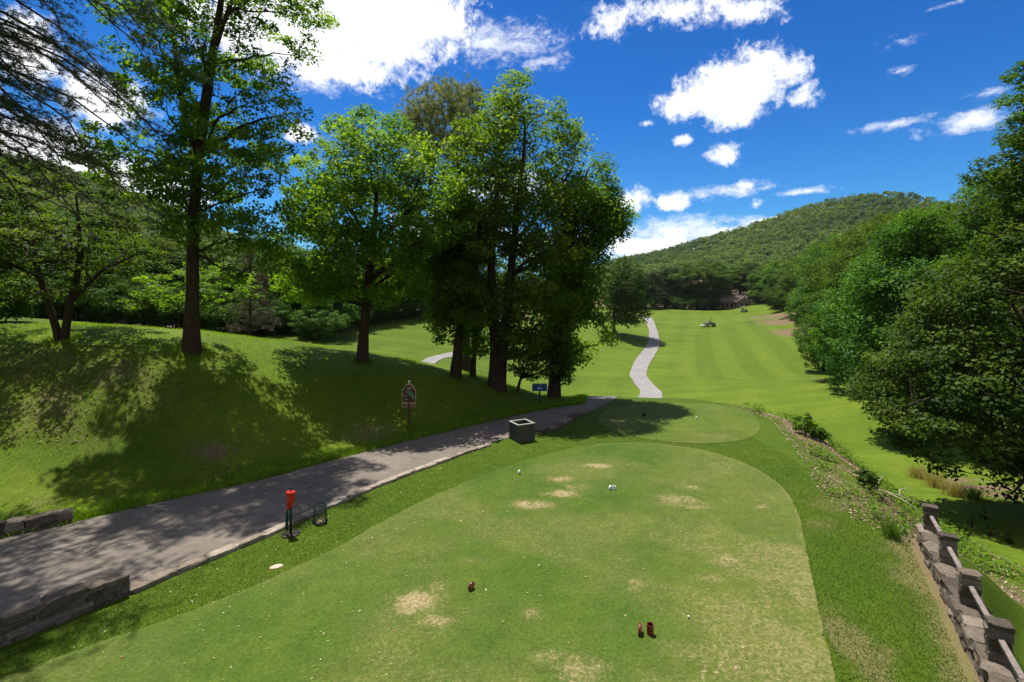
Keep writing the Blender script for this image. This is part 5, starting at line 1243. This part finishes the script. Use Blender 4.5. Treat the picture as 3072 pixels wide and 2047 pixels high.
# rider: one skinned figure seated at the wheel
J = [(.02, 0, .86), (0, 0, 1.1), (.02, 0, 1.36), (.04, 0, 1.47), (.06, 0, 1.58), (.07, 0, 1.72),
     (.02, .19, 1.38), (.16, .26, 1.16), (.52, .13, 1.08), (.62, .12, 1.09), (.02, -.19, 1.38), (.16, -.26, 1.16), (.52, -.13, 1.08), (.62, -.12, 1.09),
     (.06, .11, .86), (.50, .16, .90), (.62, .17, .58), (.78, .17, .54), (.06, -.11, .86), (.50, -.16, .90), (.62, -.17, .58), (.78, -.17, .54)]
E = [(0, 1), (1, 2), (2, 3), (3, 4), (4, 5), (2, 6), (6, 7), (7, 8), (8, 9), (2, 10), (10, 11), (11, 12), (12, 13), (0, 14), (14, 15), (15, 16), (16, 17), (0, 18), (18, 19), (19, 20), (20, 21)]
RD = [.14, .15, .15, .06, .09, .075, .07, .05, .038, .04, .07, .05, .038, .04, .09, .07, .05, .05, .09, .07, .05, .05]
me = bpy.data.meshes.new('person'); me.from_pydata(J, E, []); me.materials.append(M['shirt']); pr = link(bpy.data.objects.new('person', me))
pr.location = root.location; pr.rotation_euler = root.rotation_euler
pr.modifiers.new('skin', 'SKIN'); sb = pr.modifiers.new('sub', 'SUBSURF'); sb.levels = 1; sb.render_levels = 2
for v_, r_ in zip(me.skin_vertices[0].data, RD): v_.radius = (r_, r_)
me.skin_vertices[0].data[0].use_root = True
tag(pr, 'person in grey clothes sitting on the mower holding its wheel', 'person')
mb = MB(); mb.lathe([(.13, 1.72), (.145, 1.725), (.105, 1.735), (.10, 1.79), (.06, 1.82), (.01, 1.825)], (.07, 0, 0), 16); mb.build('cap', M['mower_pale'], pr, True)

# ------------------------------------------------------------------ bank plants and loose stuff
def bank_pts(rng, n, x0, x1, y0, y1, cond):
    o = []
    while len(o) < n:
        X = rng.uniform(x0, x1, 4000); Yv = rng.uniform(y0, y1, 4000); s = poly_sd(X, Yv, PLAT); k = cond(X, Yv, s)
        o += list(zip(X[k], Yv[k]))
        if not k.any(): break
    return np.array(o[:n])
rng = rg(81)
def strip_cond(X, Y, s): return (s > -.1) & (s < 4.2) & (X > 9) & (fbm(X * .8, Y * .8, 83) > .46)
bp = bank_pts(rng, 520, 9, 18, 11.3, 25.5, strip_cond)
C = []
for (bx, by) in bp:
    m = rng.integers(10, 26); hh = .12 + .28 * rng.random(); C.append(np.stack([bx + .13 * rng.normal(size=m), by + .13 * rng.normal(size=m), h1(bx, by) + hh * rng.random(m) + .03], 1))
C = np.vstack(C); V, Fq = leaf_cards(C, .085, rng, 1.0); o = np_mesh('weeds', V, Fq, M['weed'], attrs={'tone': np.repeat(np.clip(.5 + .22 * rng.normal(size=len(C)), 0, 1), 4)}); tag(o, 'bright leafy weeds growing through the mulch on the right bank', None, None, 'stuff')
# mulch chips
bp = bank_pts(rng, 9000, 8.8, 19, 11.2, 25.5, lambda X, Y, s: (s > -.55) & (s < 4.6) & (fbm(X * .9, Y * .9, 21) > .36))
Z = hgt(bp[:, 0], bp[:, 1]); V, Fq = leaf_cards(np.column_stack([bp, Z + .02]), .06, rng, 2.5, asp=.45); o = np_mesh('mulch', V, Fq, M['chips'], attrs={'tone': np.repeat(rng.random(len(bp)), 4)}); tag(o, 'brown bark chips and dry leaves on the right bank', None, None, 'stuff')
def blades(name, pts, length, width, mat, rng, label, per=1, spread=.35, kind='stuff'):
    c = np.repeat(np.column_stack([pts, hgt(pts[:, 0], pts[:, 1])]), per, 0); n = len(c)
    c[:, :2] += rng.normal(size=(n, 2)) * .03 * (per > 1)
    d = unit(np.column_stack([spread * rng.normal(size=(n, 2)), np.ones(n)])); L = length * (.55 + .9 * rng.random((n, 1)))
    s = rng.normal(size=(n, 3)); s[:, 2] = 0; s = unit(s) * width * .5; mid = c + d * L * .55; tip = c + d * L + np.column_stack([d[:, :2] * L * .5, -.12 * L])
    V = np.stack([c - s, c + s, mid + s * .8, tip + s * .1, tip - s * .1, mid - s * .8], 1).reshape(-1, 3)
    b = np.arange(n)[:, None] * 6; Fq = np.vstack([b + np.array([[0, 1, 2, 5]]), b + np.array([[5, 2, 3, 4]])])
    o = np_mesh(name, V, Fq, mat, attrs={'tone': np.repeat(np.clip(.45 + .22 * rng.normal(size=n), 0, 1), 6)})
    return tag(o, label, None, None, kind)
# rough grass on the hillside: longer towards its foot and round the trunks
X = rng.uniform(-24, 5, 260000); Yv = rng.uniform(9, 30, 260000); s = poly_sd(X, Yv, PLAT)
dens = np.clip(.25 + 1.2 * sstep(2.2, .1, s) + (fbm(X * .5, Yv * .5, 85) - .35) * 1.3, 0, 1)
k = (s > .02) & (rng.random(len(X)) < dens) & (X < 4 + 0 * X); X, Yv = X[k], Yv[k]
blades('rough_grass', np.column_stack([X, Yv])[:95000], .085, .011, M['blade'], rng, 'rough uncut grass on the left hillside')
# ragged verge of the path foot
pf = resample(PF, 900)[60:]; pp = np.repeat(pf, 14, 0) + np.abs(rng.normal(size=(len(pf) * 14, 1))) * .42 * np.array([[-.66, .75]]) + rng.normal(size=(len(pf) * 14, 2)) * .05
pp = pp[(poly_sd(pp[:, 0], pp[:, 1], PLAT) > -.05)]; blades('verge_grass', pp, .17, .014, M['blade'], rng, 'ragged grass verge at the foot of the hill beside the path', 2)
# tall straw grasses on the far part of the bank: clumps
for q, (dx, dy, hh, nn, lab) in enumerate([(2110, 1085, .75, 260, 'pale straw grass clump highest on the bank'), (2150, 1108, .85, 340, 'tall tan grass clump in the middle of the bank'), (2195, 1128, .8, 300, 'tan grass clump beside the dark mulch bed'), (2235, 1135, .7, 260, 'green and tan grass clump nearest the dark mulch bed')]):
    x, y, z = RC(dx, dy + 12, 8); r2 = rg(90 + q); n = nn
    c = np.column_stack([r2.normal(size=n) * .22, r2.normal(size=n) * .18, np.zeros(n)]); d = unit(np.column_stack([r2.normal(size=(n, 2)) * .38, np.ones(n)])); L = hh * (.6 + .6 * r2.random((n, 1)))
    s_ = unit(np.column_stack([r2.normal(size=(n, 2)), np.zeros(n)])) * .007; mid = c + d * L * .6; tip = c + d * L + np.column_stack([d[:, :2] * L * .5, -.1 * L])
    V = np.stack([c - s_, c + s_, mid + s_, tip + s_ * .2, tip - s_ * .2, mid - s_], 1).reshape(-1, 3); b = np.arange(n)[:, None] * 6
    o = np_mesh('straw_grass', V, np.vstack([b + np.array([[0, 1, 2, 5]]), b + np.array([[5, 2, 3, 4]])]), M['straw'] if q < 3 else M['leaf_oak'], attrs={'tone': np.repeat(np.clip(.5 + .25 * r2.normal(size=n), 0, 1), 6)})
    o.location = (x, y, z - .03); tag(o, lab, 'grass clump', 'straw grass clumps on the right bank')
# wispy clump by the fence
x, y = P(2050, 1236); r2 = rg(97); n = 170; c = np.column_stack([r2.normal(size=(n, 2)) * .07, np.zeros(n)]); d = unit(np.column_stack([r2.normal(size=(n, 2)) * .33, np.ones(n)])); L = .5 * (.5 + .7 * r2.random((n, 1))); s_ = unit(np.column_stack([r2.normal(size=(n, 2)), np.zeros(n)])) * .006
V = np.stack([c - s_, c + s_, c + d * L * .6 + s_, c + d * L + s_ * .2, c + d * L - s_ * .2, c + d * L * .6 - s_], 1).reshape(-1, 3); b = np.arange(n)[:, None] * 6
o = np_mesh('grass_clump', V, np.vstack([b + np.array([[0, 1, 2, 5]]), b + np.array([[5, 2, 3, 4]])]), M['leaf_oak'], attrs={'tone': np.repeat(np.clip(.6 + .2 * r2.normal(size=n), 0, 1), 6)}); o.location = (x, y, h1(x, y) - .02); tag(o, 'upright wispy green grass clump at the mulch edge near the end post', 'grass clump')
def pbush(dx, dy, w_, h_, seed, leaf, label, ls=.08, n=30, per=40, group=None):
    x, y, z = RC(dx, dy, 6); bush('shrub', (x, y, z), w_, h_, seed, leaf, label, n, per, ls, 'shrub', group)
pbush(1850, 1000, 1.0, .95, 101, M['leaf_dark'], 'round dark shrub at the top of the mulch bank')
pbush(1885, 1012, .7, .5, 102, M['leaf_oak'], 'low spreading shrub just below the round dark shrub')
pbush(1990, 1125, .8, .6, 103, M['leaf_oak'], 'dark weedy shrub beside the pale fallen branch')
SG = 'saplings on the lawn beyond the fence'
for q, (dx, dy, w_, h_, lab) in enumerate([(2232, 1215, .35, .6, 'sapling in the lawn nearest the end post of the fence'), (2262, 1198, .35, .6, 'sapling in the lawn, tallest and farthest from the fence'), (2275, 1232, .5, .4, 'squat bushy sapling in the lawn beyond the fence'), (2218, 1245, .3, .5, 'thin sapling in the lawn closest to the second fence post'), (2318, 1250, .3, .45, 'sapling in the lawn at the right edge of the picture')]):
    pbush(dx, dy, w_, h_, 110 + q, M['leaf_oak'], lab, .06, 16, 14, SG)
for q, (x, y, w_, h_, lab) in enumerate([(9.35, 7.6, 1.0, .85, 'leafy green shrub pressed behind the wall by the fourth post'), (8.7, 6.4, .9, .9, 'leafy shrub behind the wall in the lower right corner')]):
    bush('shrub', (x, y, h1(x, y)), w_, h_, 120 + q, M['weed'], lab, 34, 34, .07, 'shrub')
# pale fallen branch
x, y, z = RC(2030, 1150, 6); mb = MB()
for pts in ([(-.55, .5, .25), (-.1, .1, .30), (.35, -.2, .22), (.8, -.55, .10)], [(-.1, .1, .30), (.2, .45, .42), (.55, .7, .5)], [(.35, -.2, .22), (.55, .05, .30), (.9, .1, .34)], [(-.3, .28, .27), (-.5, -.1, .2), (-.75, -.25, .12)], [(.1, -.05, .25), (.3, -.5, .15), (.35, -.85, .05)]):
    mb.tube(pts, np.linspace(.02, .007, len(pts)), 6)
o = mb.build('fallen_branch', M['stick'], None, True); o.location = (x, y, z); tag(o, 'pale forked fallen branch lying on the weedy bank', 'branch')
# fallen leaves over tee and path
n = 1500; X = rng.uniform(-9, 6, n); Yv = rng.uniform(5.5, 20, n); pr_ = np.clip(1.1 - (X + .5 * (18 - Yv) * .3 + 4) * .09, .15, 1) * (fbm(X * .7, Yv * .7, 87) > .36)
k = (rng.random(n) < pr_) & (poly_sd(X, Yv, PLAT) < -.2); c = np.column_stack([X, Yv, np.full(n, .028)])[k]
V, Fq = leaf_cards(c, .034, rng, 3.0, asp=.55, fold=.1); o = np_mesh('fallen_leaves', V, Fq, M['litter'], attrs={'tone': np.repeat(rng.random(len(c)), 4)}); tag(o, 'small pale fallen leaves scattered over tee and path', None, None, 'stuff')
print('SUN', SUN_EL, 'prototypes used', used)

# ------------------------------------------------------------------ thin summer haze
hm = bpy.data.materials.new('haze'); hm.use_nodes = True; hn = hm.node_tree; hn.nodes.clear()
ho = hn.nodes.new('ShaderNodeOutputMaterial'); hv = hn.nodes.new('ShaderNodeVolumePrincipled'); hn.links.new(hv.outputs[0], ho.inputs['Volume'])
hv.inputs['Color'].default_value = (.80, .88, 1.0, 1); hv.inputs['Density'].default_value = .00006; hv.inputs['Anisotropy'].default_value = .2
zlo = float(GZ.min()) - 2
mb = MB(); mb.box((0, 1150, (230 + zlo) / 2), (3400, 3100, 230 - zlo)); o = mb.build('haze', hm); tag(o, 'thin pale summer haze over the valley', None, None, 'stuff')

# longer tufts left by the mower round the trunks, posts and markers
rng = rg(141); PT = []
for (dx, dy, r, n) in [(440, 806, .75, 900), (142, 782, .6, 700), (832, 830, .5, 500), (1140, 892, .8, 800), (1272, 915, .6, 600), (1046, 866, .5, 400), (1086, 866, .3, 200), (1190, 902, .25, 150), (940, 977, .3, 350), (1240, 927, .22, 150)]:
    x, y, z = RC(dx, dy, 10); a = rng.random(n) * 6.283; q = r * (.35 + .75 * rng.random(n) ** .7)
    PT.append(np.column_stack([x + q * np.cos(a), y + q * np.sin(a)]))
blades('trunk_grass', np.vstack(PT), .15, .012, M['blade'], rng, 'longer grass left standing round trunks and sign posts')
# weedy seed stalks and dry litter on the shaded slope
X = rng.uniform(-19, -9, 9000); Yv = rng.uniform(14.5, 18.5, 9000); k = (fbm(X * .7, Yv * .7, 145) > .52) & (poly_sd(X, Yv, PLAT) > .3); X, Yv = X[k], Yv[k]
blades('dry_stalks', np.column_stack([X, Yv])[:700], .24, .009, M['straw'], rng, 'dry brown weed stalks on the shaded hillside')
c = np.column_stack([X, Yv, hgt(X, Yv) + .03])[:1300]
V, Fq = leaf_cards(c, .07, rng, 2.0, asp=.6); o = np_mesh('hill_litter', V, Fq, M['chips'], attrs={'tone': np.repeat(rng.random(len(c)) * .7, 4)}); tag(o, 'dead leaves littering the shaded hillside', None, None, 'stuff')

# short blades of the collar round the tee, only where it is seen close
M['short_blade'] = leaf_mat('short blades', (.034, .068, .005), (.058, .104, .007), (.12, .15, .025), .25)
rng = rg(151); X = rng.uniform(-9, 10, 420000); Yv = rng.uniform(5.5, 21, 420000)
pathp = np.vstack([resample(PN, 80), resample(PF, 80)[::-1]])
k = (poly_sd(X, Yv, TEE1) > .01) & (poly_sd(X, Yv, PLAT) < -.05) & (poly_sd(X, Yv, pathp) > .26) & (rng.random(len(X)) < np.clip(1.5 - Yv * .06, .3, 1)); k &= (line_d(X, Yv, [A2, B2]) > .26) & ((X - A2[0]) * (B2[1] - A2[1]) - (Yv - A2[1]) * (B2[0] - A2[0]) > 0); k &= (line_d(X, Yv, [tuple(a_), tuple(b_)]) > .35)
X, Yv = X[k], Yv[k]; print('short blades', len(X))
blades('short_grass', np.column_stack([X, Yv])[:130000], .036, .008, M['short_blade'], rng, 'short dense grass of the collar round the near tee', 1, .5)
